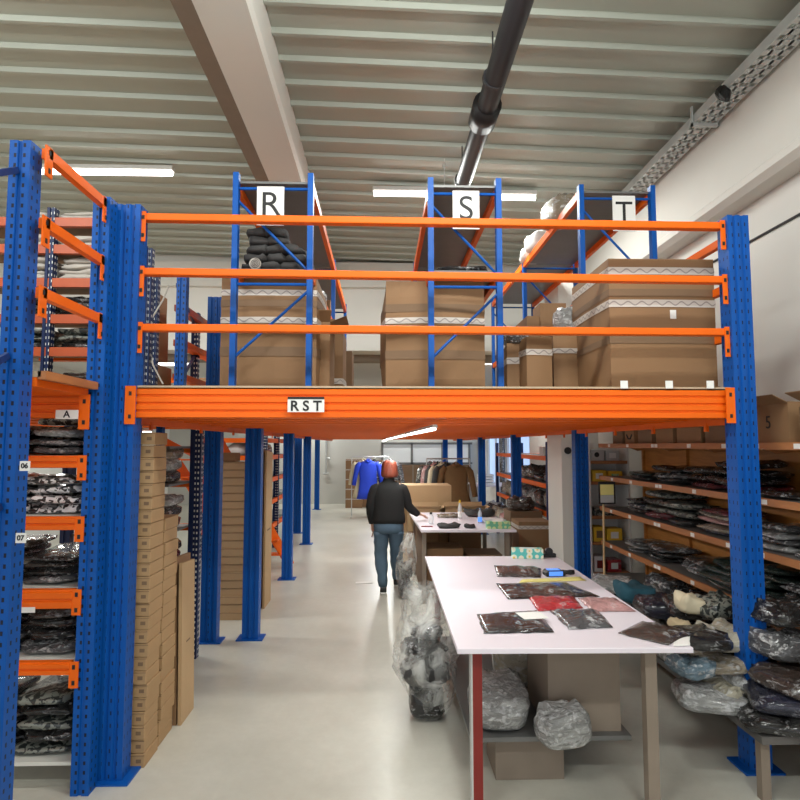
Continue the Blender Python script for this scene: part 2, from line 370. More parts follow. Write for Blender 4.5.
# tube lights with their lamps
def tube_light(x, y, z, L, power, ang=0, label='', group=None, w_=.09, tr=.027):
    t = thing('tube_light', label, 'ceiling light', (x, y, z), group, ang)
    MB().prism([(-w_ * .6, .0), (w_ * .6, .0), (w_ * .45, min(.05, w_ * .6)), (-w_ * .45, min(.05, w_ * .6))], -L / 2, L / 2, 'x').build('housing', 'white', t)
    MB().tube([(-L / 2 + .01, 0, -tr - .001), (L / 2 - .01, 0, -tr - .001)], tr, 10).build('tube', 'tube', t, smooth=True)
    l = area('tube_lamp', (0, 0, -.06), L, .08, power); l.parent = t
    return t
lab = ['glowing tube light under roof left of rack R, above far shelves', 'glowing roof tube light seen left of and behind rack S', 'glowing roof tube light seen right of rack S upright',
       'roof tube light over the near left rack, out of frame', 'roof tube light above the black pipe, out of frame', 'rearmost roof tube light on the left, out of frame', 'rearmost roof tube light on the right, out of frame', 'roof tube light far left over the left deck']
for i, (x, y) in enumerate(CEIL_TUBES):
    hung = 3 <= i <= 6
    t = tube_light(x, y, zc(x) - (.09 if not hung else .45), 1.5 if i not in (1, 2) else .93, 75 if i < 3 else 48, 0, lab[i])
    if hung:      # unseen fittings hung on rods, forward lamp added to brighten ribs and box fronts
        for q in (-.6, .6): MB().tube([(q, 0, .04), (q, 0, .44)], .006, 6).build('suspension_rod', 'steel', t)
        l = area('added_front_lamp', (0, .08, -.02), 1.5, .06, 36, rot=(R(90), 0, 0)); l.parent = t
for i, (x, y) in enumerate(UNDER_TUBES):
    tube_light(x, y, 2.045, 2.35, (24, 30, 36, 46, 50)[i], R(90) + .035, 'long thin LED strip under the mezzanine, %s in the row' % ('nearest', 'second', 'third', 'fourth', 'farthest')[i], None, .03, .010)
for i, (x, y) in enumerate(((.8, 19.3), (-2.5, 19.2), (-4.5, 12.0), (2.6, 11.6), (-3.2, 6.6))):  # unseen lamps added to brighten the annex and its far wall
    tube_light(x, y, (3.56, 3.56, 3.56, 3.56, 2.08)[i], 1.4, (45, 60, 50, 35, 25)[i], 0, 'unseen added tube light, %s' % ('in front of the far windows', 'in the far left corner', 'behind the staircase', 'above the far orange rack', 'low above dark rack under the left deck')[i], None, .06)
# ------------------------------------------------------------------ rack parts
def post_profile(w_, d_):
    """folded upright made of ridges and grooves"""
    x = w_ / 2; g = .012
    return [(-x, -d_ / 2), (-x * .55, -d_ / 2), (-x * .45, -d_ / 2 + g), (-x * .28, -d_ / 2 + g), (-x * .18, -d_ / 2), (x * .18, -d_ / 2), (x * .28, -d_ / 2 + g), (x * .45, -d_ / 2 + g), (x * .55, -d_ / 2), (x, -d_ / 2),
            (x, d_ / 2), (-x, d_ / 2)]
def post(parent, loc, z1, w_=.15, d_=.12, mat='blue_holes', z0=0, plate=True, off=(0, 0, 0)):
    o = MB().prism(post_profile(w_, d_), z0, z1, 'z').build('post', mat, parent, Vector(loc) - Vector(off))
    if plate: MB().box(-w_ / 2 - .05, w_ / 2 + .05, -d_ / 2 - .04, d_ / 2 + .04, 0, .012).build('base_plate', 'blue', o)
    return o
def beam_prof(h, d=.05, k=3):
    """rolled beam: front face with k raised ribs; returns (y,z)"""
    p = []; s = h / k
    for i in range(k): p += [(-d / 2 + .010, i * s), (-d / 2, i * s + .1 * s), (-d / 2, i * s + .72 * s), (-d / 2 + .010, i * s + .82 * s)]
    return p + [(-d / 2 + .010, h), (d / 2, h), (d / 2, 0)]
def connector(parent, x, y, z0, z1, mat='orange', w_=.07, name='connector', side=0):
    """bolted end plate; two dark slots"""
    mb = MB(); mb.box(-w_ / 2, w_ / 2, -.008, .0, 0, z1 - z0) if not side else mb.box(-.008, 0, -w_ / 2, w_ / 2, 0, z1 - z0)
    o = mb.build(name, mat, parent, (x, y, z0))
    h = z1 - z0
    for q in (.2, .8):
        mb = MB(); (mb.box(-.008, .008, -.010, -.007, h * q - .012, h * q + .012) if not side else (mb.box(-.010, -.007, -.008, .008, h * q - .012, h * q + .012) if side < 0 else mb.box(-.001, .003, -.008, .008, h * q - .012, h * q + .012)))
        mb.build('slot', 'ink', o)
    return o

# ------------------------------------------------------------------ the mezzanine
LX, RX, FY = -1.565, 2.25, 3.7
DZ = 2.285
mz = thing('mezzanine', 'blue and orange steel mezzanine platform with guard rails, carrying three racks', 'mezzanine', (0, FY, 0))
O = mz.location
post(mz, (LX, FY, 0), 3.41, off=O); post(mz, (RX, FY, 0), 3.385, .135, off=O)
for (x, y) in ((-1.31, 6.22), (-1.37, 8.89), (-1.48, 11.97), (-1.86, 13.46), (-1.96, 18.3)):
    post(mz, (x, y, 0), 2.10, .16 if y < 7 else .145, .12, 'blue', off=O)
post(mz, (-1.70, 6.14, 0), 3.44, .16, .12, 'blue_holes', off=O)
for (px, y) in ((581, 6.8), (516, 9.9), (481.5, 13.2), (459.5, 16.5), (445, 18.4)):
    x = (px - 382) / 600 * y; post(mz, (x, y, 0), 2.10, .15, .12, 'blue' if y > 7 else 'blue_holes', off=O)
def zat(z): return z
# front beam, end plates
MB().prism(beam_prof(.185, .06, 4), LX + .075, RX - .075, 'x').build('front_beam', 'orange', mz, (0, 0, 2.095))
connector(mz, LX + .055, -.062, 2.055, 2.285, w_=.062); connector(mz, RX - .10, -.062, 2.065, 2.285, w_=.055)
# three guard rails
for z, dz in ((3.345, -.016), (3.00, -.022), (2.65, -.008)):
    mb = MB(); a, b = LX + .08, RX - .08; h = .045
    mb.add([(a, -.03, z - h / 2), (a, .03, z - h / 2), (a, .03, z + h / 2), (a, -.03, z + h / 2), (b, -.03, z - h / 2 + dz), (b, .03, z - h / 2 + dz), (b, .03, z + h / 2 + dz), (b, -.03, z + h / 2 + dz)],
           [(0, 1, 2, 3), (7, 6, 5, 4), (0, 4, 5, 1), (1, 5, 6, 2), (2, 6, 7, 3), (3, 7, 4, 0)])
    r_ = mb.build('guard_rail', 'orange', mz, bevel=.006)
    connector(r_, LX + .085, -.03, z - .16, z + .03, w_=.03, side=0); connector(r_, RX - .085, -.03, z - .16 + dz, z + .03 + dz, w_=.03)
# side guard rail on the right, rear beams
for z in (3.27, 2.95, 2.63): MB().box(RX - .02, RX + .02, .08, 3.0, z - .025, z + .025).build('side_rail', 'orange', mz)
MB().prism([(0, 0), (.06, 0), (.06, .18), (0, .18)], .06, 14.9, 'y').build('side_beam', 'orange', mz, (RX - .05, 0, 2.06))
MB().prism([(0, 0), (.06, 0), (.06, .18), (0, .18)], .06, 14.9, 'y').build('side_beam', 'orange', mz, (LX - .02, 0, 2.06))
# joists across the underside
y = .22
while y < 14.8:
    MB().prism(beam_prof(.16, .07, 3), LX + .06, RX - .06, 'x').build('joist', 'orange', mz, (0, y, 2.10)); y += .36
MB().box(LX - .05, RX + .05, -.02, 14.9, 2.272, 2.292).build('deck_board', 'deck', mz)
for i in range(6):
    MB().box(LX + .03, LX + .045, .3 + i * 1.1, .34 + i * 1.1, 2.03, 2.08).build('joist_hook', 'orange', mz)
    MB().box(RX - .055, RX - .04, .3 + i * .8, .34 + i * .8, 2.02, 2.08).build('joist_hook', 'orange', mz)
# little white stickers on the deck edge
for px in (624, 669, 710): MB().box(-.023, .023, -.004, 0, -.028, .02).build('sticker', 'paper', mz, at(px, 384, Y=FY - .035) - O)
# sign on the front beam
sg = thing('aisle_sign', 'small white sign reading RST fixed to the orange mezzanine front beam', 'sign', at(306, 405.5, Y=FY - .075))
MB().box(-.11, .11, -.003, .003, -.04, .04).build('panel', 'paper', sg)
MB().box(-.11, .11, -.005, -.003, .038, .052).build('header_strip', 'ink', sg)
text_mesh('lettering', 'R S T', .085, 'ink', sg, (0, -.004, -.005), bold=.002)

# ------------------------------------------------------------------ racks R, S, T on the deck
def shelf_rack(name, letter, x0, x1, y0, ztop, bays, label, levels, L=2.0):
    t = thing(name, label, 'shelving rack', (x0, y0, DZ + .007))
    W = x1 - x0; H_ = ztop - DZ - .007
    for b in range(bays + 1):
        y = b * L
        for x in (0, W):
            o = MB().prism([(-.02, -.03), (.02, -.03), (.02, .03), (.008, .03), (.008, -.018), (-.008, -.018), (-.008, .03), (-.02, .03)], 0, H_, 'z').build('upright', 'blue', t, (x, y, 0))
        for z in (.035, H_ * .49, H_ - .11):
            MB().tube([(.015, y, z), (W - .015, y, z)], .011, 8).build('cross_brace', 'blue', t)
        MB().tube([(.015, y, .26), (W - .015, y, H_ * .49 - .05)], .010, 8).build('diagonal_brace', 'blue', t)
        MB().tube([(.015, y + .01, H_ - .2), (W - .015, y + .01, H_ * .49 + .1)], .010, 8).build('diagonal_brace', 'blue', t)
    for b in range(bays):
        for z in levels:
            for x in (0, W):
                MB().box(x - .018, x + .018, b * L + .03, b * L + L - .03, z - .07, z).build('beam', 'orange', t)
            MB().box(.02, W - .02, b * L + .01, b * L + L - .01, z - .018, z - .002).build('shelf_panel', 'shelf_steel', t)
    return t
RK = shelf_rack('rack', 'R', -1.045, -.515, 4.2, 3.87, 2, 'blue and orange rack R, leftmost of three on the mezzanine', (.89, 1.53))
SK = shelf_rack('rack', 'S', .345, .835, 4.2, 3.85, 2, 'blue and orange rack S, middle of three on the mezzanine', (.89, 1.52))
TK = shelf_rack('rack', 'T', 1.66, 2.265, 4.85, 4.105, 2, 'blue and orange rack T, rightmost of three on the mezzanine', (.85, 1.775))
def letter_sign(ch, c, y, h=.28):
    s = thing('letter_sign', 'white card with black capital %s hanging on its rack frame' % ch, 'sign', (c.x, y, c.z), 'rack letter signs')
    MB().box(-.095, .095, -.004, .004, -h / 2, h / 2).build('card', 'paper', s)
    text_mesh('letter', ch, .245, 'ink', s, (0, -.005, .005))
letter_sign('R', at(270.5, 206, Y=4.14), 4.14); letter_sign('S', at(466, 210, Y=4.14), 4.14); letter_sign('T', at(624, 213.5, Y=4.79), 4.79, .30)

# ------------------------------------------------------------------ cartons
def carton(name, label, loc, wd, dp, ht, mat='card', bands=(), belts=(), flaps=False, group=None, cat='carton', rz=0, bulge=.015, lid=0):
    """large corrugated carton with softly bowed panels, seams, tape"""
    t = thing(name, label, cat, loc, group, rz)
    mb = MB(); N = 7
    def grid(f):
        k = len(mb.v)
        for i in range(N + 1):
            for j in range(N + 1): mb.v.append(f(i / N, j / N))
        for i in range(N):
            for j in range(N):
                a = k + i * (N + 1) + j; mb.f.append((a, a + 1, a + N + 2, a + N + 1)); mb.mi.append(0)
    B = lambda u, v: bulge * math.sin(math.pi * u) * math.sin(math.pi * v) ** .6 if 0 < v < 1 else 0
    W2 = wd / 2
    grid(lambda u, v: (-W2 + wd * u, -B(u, v), ht * v)); grid(lambda u, v: (-W2 + wd * u, dp + B(u, v), ht * v))
    grid(lambda u, v: (-W2 - B(u, v), dp * u, ht * v)); grid(lambda u, v: (W2 + B(u, v), dp * u, ht * v))
    grid(lambda u, v: (-W2 + wd * u, dp * v, 0))
    if not flaps: grid(lambda u, v: (-W2 + wd * u, dp * v, ht))
    mb.build('body', mat, t)
    if flaps:
        fl = MB(); q = .35 * dp
        fl.add([(-W2, 0, ht), (W2, 0, ht), (W2 + .02, -q * .55, ht + q * .45), (-W2 - .02, -q * .55, ht + q * .45), (-W2, .006, ht), (W2, .006, ht), (W2 + .02, -q * .55, ht + q * .46 + .004), (-W2 - .02, -q * .55, ht + q * .46 + .004)], [(0, 1, 2, 3), (4, 7, 6, 5), (2, 1, 5, 6), (0, 3, 7, 4), (3, 2, 6, 7)])
        fl.add([(-W2, 0, ht), (-W2, dp, ht), (-W2 - q * .8, dp + .02, ht + q * .3), (-W2 - q * .8, -.02, ht + q * .3)], [(0, 1, 2, 3)])
        fl.add([(W2, 0, ht), (W2, dp, ht), (W2 + q * .8, dp + .02, ht + q * .3), (W2 + q * .8, -.02, ht + q * .3)], [(0, 1, 2, 3)])
        fl.add([(-W2, dp, ht), (W2, dp, ht), (W2, dp + q * .2, ht + q * .8), (-W2, dp + q * .2, ht + q * .8)], [(0, 1, 2, 3)])
        fl.build('flap', mat, t)
    g = .004 + bulge
    for z, h, m_ in [(z, h, 'tape') for z, h in bands] + [(z, h, 'card_dark') for z, h in belts]:  # dark strap shadows put on the carton as thin kraft bands
        mb = MB(); NN = 8; rows = []
        ring = []
        for i in range(NN + 1): u = i / NN; ring.append((-W2 - .003 + (wd + .006) * u, -B(u, z / ht) - .004))
        for i in range(1, NN + 1): u = i / NN; ring.append((W2 + .004 + B(u, z / ht), dp * u))
        ring.append((-W2 - .004, dp + .004))
        for i in range(NN - 1, 0, -1): u = i / NN; ring.append((-W2 - .004 - B(u, z / ht), dp * u))
        k = len(ring); v = [(x, y, -h / 2) for x, y in ring] + [(x, y, h / 2) for x, y in ring]
        mb.add(v, [(i, (i + 1) % k, (i + 1) % k + k, i + k) for i in range(k)])
        mb.build('tape' if m_ == 'tape' else 'strap_shadow', m_, t, (0, 0, z))
    return t
def ca(px0, px1, Y, z0, pytop, dp, **k):
    a = at(px0, pytop, Y=Y); b = at(px1, pytop, Y=Y)
    return dict(loc=((a.x + b.x) / 2, Y, z0), wd=b.x - a.x, dp=dp, ht=a.z - z0, **k)
D0 = DZ + .008
carton('pallet_carton', 'tall brown pallet carton with white tape behind rack R uprights', **ca(222, 317, 4.40, D0, 277, .8, bands=[(.76, .045), (.553, .045)], belts=[(.32, .07), (.68, .05)], bulge=.03))
carton('pallet_carton', 'tall brown bulging carton behind rack S, white tape at half height', **ca(386, 484, 4.40, D0, 281, .85, bands=[(.555, .045)], belts=[(.65, .06), (.30, .065)], bulge=.045))
carton('pallet_carton', 'largest brown carton at right, two white tape bands, beside right mezzanine post', (1.885, 3.93, D0), .72, .78, .895, bands=[(.81, .05), (.587, .05)], belts=[(.66, .05), (.34, .05)], bulge=.012)
tg = MB().box(-.02, .02, -.004, 0, -.03, .03); tg.build('carton_label', 'paper', [o for o in COL.objects if o.get('label', '').startswith('largest brown')][0], (at(674, 314, Y=3.9).x - 1.885, -.016, at(674, 314, Y=3.9).z - D0))
carton('carton', 'brown carton with flap corner just left of largest mezzanine carton', **ca(553, 578, 4.6, D0, 334, .5, bands=[(.37, .04)], bulge=.01))
carton('carton', 'brown taped carton between rack S and the narrow carton', **ca(526, 552, 4.45, D0, 337, .5, bands=[(.335, .045)], bulge=.01, rz=.1))
carton('carton', 'smaller brown carton right beside rack S upright, white tape', **ca(507, 525, 4.6, D0, 343, .5, bands=[(.29, .05)], bulge=.01, rz=-.12))
carton('carton', 'plain brown carton standing high behind the taped cartons near rack T', **ca(540, 566, 5.1, D0, 303, .25, bulge=.01))
carton('carton', 'low brown carton behind and left of rack T carton pile', **ca(527, 541, 5.12, D0, 316, .45, bulge=.01))
carton('carton', 'narrow pale carton seen edge-on right of rack R, nearest', **ca(318, 330, 4.55, D0, 322, .45, mat='card', bulge=.01, flaps=True))
carton('carton', 'narrow brown carton right of rack R, behind the open ones', **ca(331, 343, 5.3, D0, 330, .5, bulge=.01, bands=[(.2, .05)]))
carton('carton', 'dark small carton far right of rack R on the deck', **ca(343, 352, 6.2, D0, 351, .4, mat='card_dark', bulge=.01))
carton('carton', 'carton standing on rack R middle shelf, second bay', (-.78, 6.5, D0 + .892), .42, .5, .33, bulge=.01)
carton('carton', 'brown carton lying on the shelf of rack S farther bay', (.59, 6.5, D0 + .892), .40, .5, .3, bulge=.01)
# ------------------------------------------------------------------ soft goods
def pouch(name, label, cat, loc, w_, d_, h_, mat, rz=0, group=None, seed=None, lump=.25, e=2.6, rx=0, ry=0, seg=(26, 9), sq=None):
    """folded cloth or filled bag: squared cushion with creases, slumped top and uneven edges; base at loc"""
    seed = random.random() * 100 if seed is None else seed
    mb = MB(); nu, nv = seg; pw = lambda c, p: math.copysign(abs(c) ** p, c)
    sq = (.42 if h_ < .5 * w_ else .6) if sq is None else sq
    P = []; sk = random.uniform(-.3, .3)
    for i in range(1, nv):
        ph = -math.pi / 2 + math.pi * i / nv
        for j in range(nu):
            th = 2 * math.pi * j / nu + .12
            x = pw(math.cos(ph), .45) * pw(math.cos(th), sq); y = pw(math.cos(ph), .45) * pw(math.sin(th), sq); z = pw(math.sin(ph), .7)
            nn = noise.noise(Vector((x * 1.6 + seed, y * 1.6, z * .8))); n2 = noise.noise(Vector((x * 4, y * 4 + seed, z * 3)))
            rd = 1 - abs(noise.noise(Vector((x * 3.1, y * 3.1 + seed * 2, z * 2.3)))) * 2
            k = 1 + lump * (.34 * nn + .16 * n2 + .10 * rd)
            zz = z + lump * (1.5 * nn + .9 * n2 + .5 * rd + sk * x) * (.5 + .5 * z)
            P.append([x * k * w_ / 2, y * k * d_ / 2, zz])
    lo = min(p[2] for p in P); hi = max(p[2] for p in P)
    for p in P: mb.v.append((p[0], p[1], (p[2] - lo) / (hi - lo) * h_))
    for i in range(nv - 2):
        for j in range(nu): mb.f.append((i * nu + j, i * nu + (j + 1) % nu, (i + 1) * nu + (j + 1) % nu, (i + 1) * nu + j)); mb.mi.append(0)
    mb.f.append(tuple(range(nu))[::-1]); mb.mi.append(0)
    k = (nv - 2) * nu; top = len(mb.v); cx = sum(mb.v[k + j][2] for j in range(nu)) / nu
    mb.v.append((0, 0, cx))
    for j in range(nu): mb.f.append((k + j, k + (j + 1) % nu, top)); mb.mi.append(0)
    o = mb.build(name, mat, loc=loc, smooth=True); o.rotation_euler = (rx, ry, rz)
    return tag(o, label, cat, group)
ORD = ['bottom', 'second from bottom', 'third from bottom', 'fourth from bottom', 'fifth from bottom', 'sixth from bottom', 'seventh from bottom', 'eighth from bottom', 'ninth from bottom', 'tenth from bottom', 'eleventh from bottom', 'twelfth from bottom']
def pile(n, where, x, y, z, w_, d_, th, mats, name='folded_garment', cat='garment', rz=0, jit=.02, group=None, adj='bagged'):
    """a stack of flat folded things, every one its own object"""
    names = {'bag_black': 'black', 'bag_grey': 'grey', 'bag_brown': 'dark brown', 'bag_navy': 'navy', 'bag_green': 'dark green', 'bag_silver': 'silvery', 'bag_beige': 'beige', 'bag_cream': 'cream', 'bag_red': 'red', 'bag_wine': 'wine red',
             'bag_pink': 'pink', 'bag_blue': 'pale blue', 'cloth_pale': 'pale', 'cloth_dark': 'charcoal', 'spots': 'black-white spotted', 'leopard': 'brown spotted', 'camo': 'dark flecked', 'cloth_white': 'white'}
    for i in range(n):
        m_ = mats[i % len(mats)] if isinstance(mats, (list, tuple)) else mats
        pos = 'top' if i == n - 1 and n > 1 else ORD[i]
        if n == 1: lb = '%s %s garment %s' % (names[m_], adj, where)
        else: lb = '%s %s garment, %s of pile %s' % (names[m_], adj, pos, where)
        pouch(name, lb, cat, (x + random.uniform(-jit, jit), y + random.uniform(-jit, jit), z + i * th * .97), w_ * random.uniform(.82, 1.08), d_ * random.uniform(.85, 1.06), th * random.uniform(1.0, 1.15), m_, rz + random.uniform(-.16, .16), group or 'garments ' + where, lump=.62, seg=(26, 8), ry=random.uniform(-.05, .05))
# rack R: dark rolled garments on the second level
zR = D0 + .89 + .002
k = 0
for lv, row in enumerate(((-.94, -.80, -.66, ), (-.92, -.76, -.62), (-.91, -.77, -.64), (-.90, -.76), (-.90, -.79))):
    for j, x in enumerate(row):
        pouch('rolled_garment', 'charcoal rolled garment on rack R, layer %s, %s' % (('one', 'two', 'three', 'four', 'five')[lv], ('left', 'middle', 'right')[j] if len(row) == 3 else ('left', 'right')[j]), 'garment', (x, 4.45, zR + lv * .063), .17, .4, .075, 'cloth_dark', random.uniform(-.1, .1), 'charcoal garments on rack R', lump=.35, seg=(20, 7))
rl = MB(); rl.tube([(0, 0, 0), (0, .3, 0)], .042, 16)
rr = tag(rl.build('rolled_bundle', 'cloth_pale', loc=(at(255, 261, Y=4.24).x, 4.24, zR + .042)), 'pale spiral roll of fabric at front of rack R pile', 'fabric roll')
pts = [(math.cos(a) * a * .0018, -.004, math.sin(a) * a * .0018) for a in [i * .5 for i in range(2, 42)]]
MB().tube(pts, .0025, 5).build('spiral_end', 'cloth_dark', rr)
# rack S: black things on the middle shelf; T: white bags on top
pile(1, 'lying on rack S shelf just behind uprights', .59, 4.45, zR, .40, .4, .04, ['bag_black'], adj='flat')
pouch('storage_bag', 'grey filled bag leaning on top of rack T left edge', 'bag', (1.70, 5.6, 4.105 - .06), .26, .5, .26, 'bag_beige', .1)
pouch('storage_bag', 'white fabric bag hanging over left edge atop rack T', 'bag', (1.73, 6.42, 4.105 - .045), .26, .34, .20, 'cloth_white', .3)
pouch('storage_bag', 'small white cloth bag behind the others atop rack T', 'bag', (1.72, 6.8, 4.105 - .055), .24, .28, .15, 'cloth_white', -.2)
pouch('storage_bag', 'black and silver bag on middle shelf of rack T near bay', 'bag', (1.95, 5.35, D0 + .856), .35, .4, .17, 'bag_black', .2)
pouch('storage_bag', 'clear film bundle on top of carton beside the largest carton', 'bag', (at(566, 328, Y=4.8).x, 4.82, at(566, 330, Y=4.7).z), .16, .2, .22, 'bag_silver', .2)
pouch('storage_bag', 'black jacket lying over cartons behind rack S', 'garment', (at(527, 316, Y=5.9).x, 5.9, D0 + .50), .36, .4, .13, 'cloth_dark', .5, ry=-.5)
pouch('storage_bag', 'grey and black plastic bundle on the small carton beside rack S', 'bag', (at(516, 343, Y=4.65).x, 4.68, at(516, 346, Y=4.7).z), .17, .25, .13, 'bag_grey', .2)
pouch('storage_bag', 'crumpled black bag on the deck beyond rack R', 'bag', (at(357, 380, Y=7).x, 7.0, D0), .24, .3, .12, 'bag_black', .2)
pouch('storage_bag', 'crumpled white film bag on the deck beyond rack R cartons', 'bag', (at(366, 380, Y=6.6).x, 6.55, D0), .18, .3, .10, 'cloth_white', .2)
pouch('storage_bag', 'silver film bag at the right edge of rack R lower shelf', 'bag', (-.70, 5.4, zR), .36, .5, .14, 'bag_silver', .2)

# ------------------------------------------------------------------ left rack and left deck
UX = -1.70; LY = 3.56
lr = thing('rack', 'tall blue and orange rack at left edge with sign A and five shelf levels', 'shelving rack', (UX, LY, 0)); LO = lr.location
def upright(parent, x, y, z1, w_, d_, mat, off=(0, 0, 0)):
    g = .01
    return MB().prism([(-w_ / 2, -d_ / 2), (-w_ * .12, -d_ / 2), (-w_ * .08, -d_ / 2 + g), (w_ * .08, -d_ / 2 + g), (w_ * .12, -d_ / 2), (w_ / 2, -d_ / 2), (w_ / 2, d_ / 2), (-w_ / 2, d_ / 2)], 0, z1, 'z').build('upright', mat, parent, Vector((x, y, 0)) - Vector(off))
upright(lr, -1.665, LY, 3.40, .10, .10, 'blue_holes2', LO)
upright(lr, -2.98, LY, 3.40, .12, .10, 'blue_holes2', LO)
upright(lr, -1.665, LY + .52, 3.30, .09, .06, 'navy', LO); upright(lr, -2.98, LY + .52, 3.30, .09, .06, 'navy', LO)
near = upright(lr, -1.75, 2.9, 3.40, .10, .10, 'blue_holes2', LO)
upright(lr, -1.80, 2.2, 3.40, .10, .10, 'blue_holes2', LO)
for z in (.4, 1.3, 2.0, 2.9): MB().bar((-1.80, 2.25, z), (-1.76, 2.85, z + .35), .02, .03).build('lacing_brace', 'navy', lr, -LO)
ZB = [(.655, .725), (1.015, 1.12), (1.45, 1.525), (1.80, 1.87)]
for i, (a, b) in enumerate(ZB):
    bm_ = MB().prism(beam_prof(b - a, .05, 2), -2.93, -1.735, 'x').build('beam', 'orange', lr, Vector((0, LY - .05, a)) - LO)
    connector(lr, -1.712 - LO.x, -.062, b - .14, b + .002, w_=.05)
    MB().box(-2.94, -1.74, 0, .55, -.02, 0).build('shelf_board', 'shelfboard', lr, Vector((0, LY, b)) - LO)
    MB().prism(beam_prof(b - a, .05, 2), -2.93, -1.735, 'x').build('rear_beam', 'orange', lr, Vector((0, LY + .53, a + .01)) - LO)
MB().prism(beam_prof(.175, .06, 4), -2.93, -1.735, 'x').build('deck_beam', 'orange', lr, Vector((0, LY - .03, 2.085)) - LO)
connector(lr, -.008, -.068, 2.02, 2.22, w_=.06)
MB().box(-.05, .05, -.004, 0, 0, .03).build('barcode_label', 'paper', bm_ if False else lr, Vector((-1.98, LY - .08, 1.0)) - LO)
# rails on the walkway side
for (za, zb) in ((3.36, 3.355), (3.01, 3.01), (2.665, 2.67)):
    r_ = MB().box(-.02, .02, -.66, -.02, -.025, .025).build('guard_rail', 'orange', lr, Vector((-1.655, LY, za)) - LO)
    connector(r_, .02, -.66, -.12, .03, w_=.06, side=1); connector(r_, .02, -.055, -.12, .03, w_=.06, side=1)
mb = MB(); mb.box(-4.8, -1.86, 2.0, 8.5, 2.262, 2.292); mb.box(-1.86, -1.665, 2.96, 8.5, 2.262, 2.292); lr2 = mb.build('deck_board', 'deck', lr, -LO)
MB().box(-1.68, -1.64, 2.96, 3.5, 2.25, 2.292).build('deck_edge', 'edge', lr, -LO)
MB().box(-4.8, -1.86, 2.02, 3.48, 2.215, 2.26).box(-1.86, -1.685, 2.96, 3.48, 2.215, 2.26).build('deck_underside', 'orange', lr, -LO)
for y in (4.2, 4.9, 5.6, 6.4, 7.2, 8.0): MB().prism(beam_prof(.12, .06, 2), -4.8, -1.70, 'x').build('joist', 'orange', lr, Vector((0, y, 2.14)) - LO)
def plate(body, px, py, Y, w_, h_, sz, label):
    c = at(px, py, Y=Y)
    s = thing('number_plate', label, 'sign', c)
    MB().box(-w_ / 2, w_ / 2, -.003, .003, -h_ / 2, h_ / 2).build('card', 'paper', s); text_mesh('lettering', body, sz, 'ink', s, (0, -.004, 0), bold=.001)
plate('A', 67, 414.5, LY - .10, .125, .052, .055, 'white card reading A on orange beam of left rack')
plate('06', 25, 466, 2.84, .045, .045, .032, 'small white number plate 06 on the near left post')
plate('07', 21, 538, 2.84, .045, .045, .032, 'small white number plate 07 on the near left post, lower')
# garments on left rack
def lrow(z, specs, ydeep=.26):
    for (where, x, n, th, w_, mats, nm) in specs:
        pile(n, where, x, LY + ydeep, z, w_, .45, th, mats, adj=nm)
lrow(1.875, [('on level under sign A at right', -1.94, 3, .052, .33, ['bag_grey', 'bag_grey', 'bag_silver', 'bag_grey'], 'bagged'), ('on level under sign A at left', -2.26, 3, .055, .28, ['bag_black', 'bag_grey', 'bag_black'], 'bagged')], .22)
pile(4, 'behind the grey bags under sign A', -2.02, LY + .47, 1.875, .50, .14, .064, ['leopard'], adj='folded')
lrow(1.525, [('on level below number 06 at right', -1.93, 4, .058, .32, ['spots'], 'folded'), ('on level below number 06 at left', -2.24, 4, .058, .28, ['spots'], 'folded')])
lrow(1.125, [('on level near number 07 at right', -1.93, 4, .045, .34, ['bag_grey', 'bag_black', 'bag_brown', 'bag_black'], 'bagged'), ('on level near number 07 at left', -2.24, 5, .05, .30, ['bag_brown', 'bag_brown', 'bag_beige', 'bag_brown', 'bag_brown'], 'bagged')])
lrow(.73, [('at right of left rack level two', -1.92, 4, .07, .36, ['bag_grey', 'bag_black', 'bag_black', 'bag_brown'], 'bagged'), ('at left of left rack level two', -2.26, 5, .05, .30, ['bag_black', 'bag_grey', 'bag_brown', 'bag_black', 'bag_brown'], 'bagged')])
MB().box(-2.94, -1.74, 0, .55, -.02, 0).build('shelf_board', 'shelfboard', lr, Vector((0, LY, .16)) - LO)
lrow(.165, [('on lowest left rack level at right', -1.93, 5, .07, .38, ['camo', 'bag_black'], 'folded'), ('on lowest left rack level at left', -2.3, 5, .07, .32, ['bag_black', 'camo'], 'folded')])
# the thin upper stack behind the number 07 board
pile(5, 'above the pale board of left rack', -2.10, LY + .25, 1.53 - .0, .001, .001, .001, ['bag_black']) if False else None

# rack further back on the left deck
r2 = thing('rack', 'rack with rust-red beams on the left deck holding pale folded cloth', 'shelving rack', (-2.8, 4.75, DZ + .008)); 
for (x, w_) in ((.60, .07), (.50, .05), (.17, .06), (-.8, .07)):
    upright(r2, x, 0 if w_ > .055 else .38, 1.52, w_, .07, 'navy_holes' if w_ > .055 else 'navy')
for z in (.40, .66, .95, 1.22, 1.44):
    MB().box(-.78, .55, -.03, .02, z - .07, z).build('beam', 'rust', r2); MB().box(-.78, .55, .02, .42, z - .02, z - .001).build('shelf_board', 'card_dark', r2)
for i, (z, n, th, ms, w_) in enumerate(((.402, 3, .06, ['bag_black', 'camo', 'camo'], 'second'), (.662, 3, .055, ['bag_black', 'bag_brown'], 'third'), (.952, 4, .05, ['cloth_pale'], 'fourth'), (1.222, 2, .05, ['cloth_pale'], 'fifth'), (1.442, 2, .04, ['cloth_pale'], 'top'))):
    for j, x in enumerate((-2.43, -2.83)):
        pile(n, 'on %s level of left-deck rack, %s' % (w_, ('right', 'left')[j]), x, 4.95, DZ + .008 + z, .36, .34, th, ms, adj='folded')
for j, x in enumerate((-2.43, -2.83)): pile(4, 'on the deck below left-deck rack, %s' % ('right', 'left')[j], x, 4.95, D0, .36, .34, .055, ['bag_beige', 'bag_brown'])

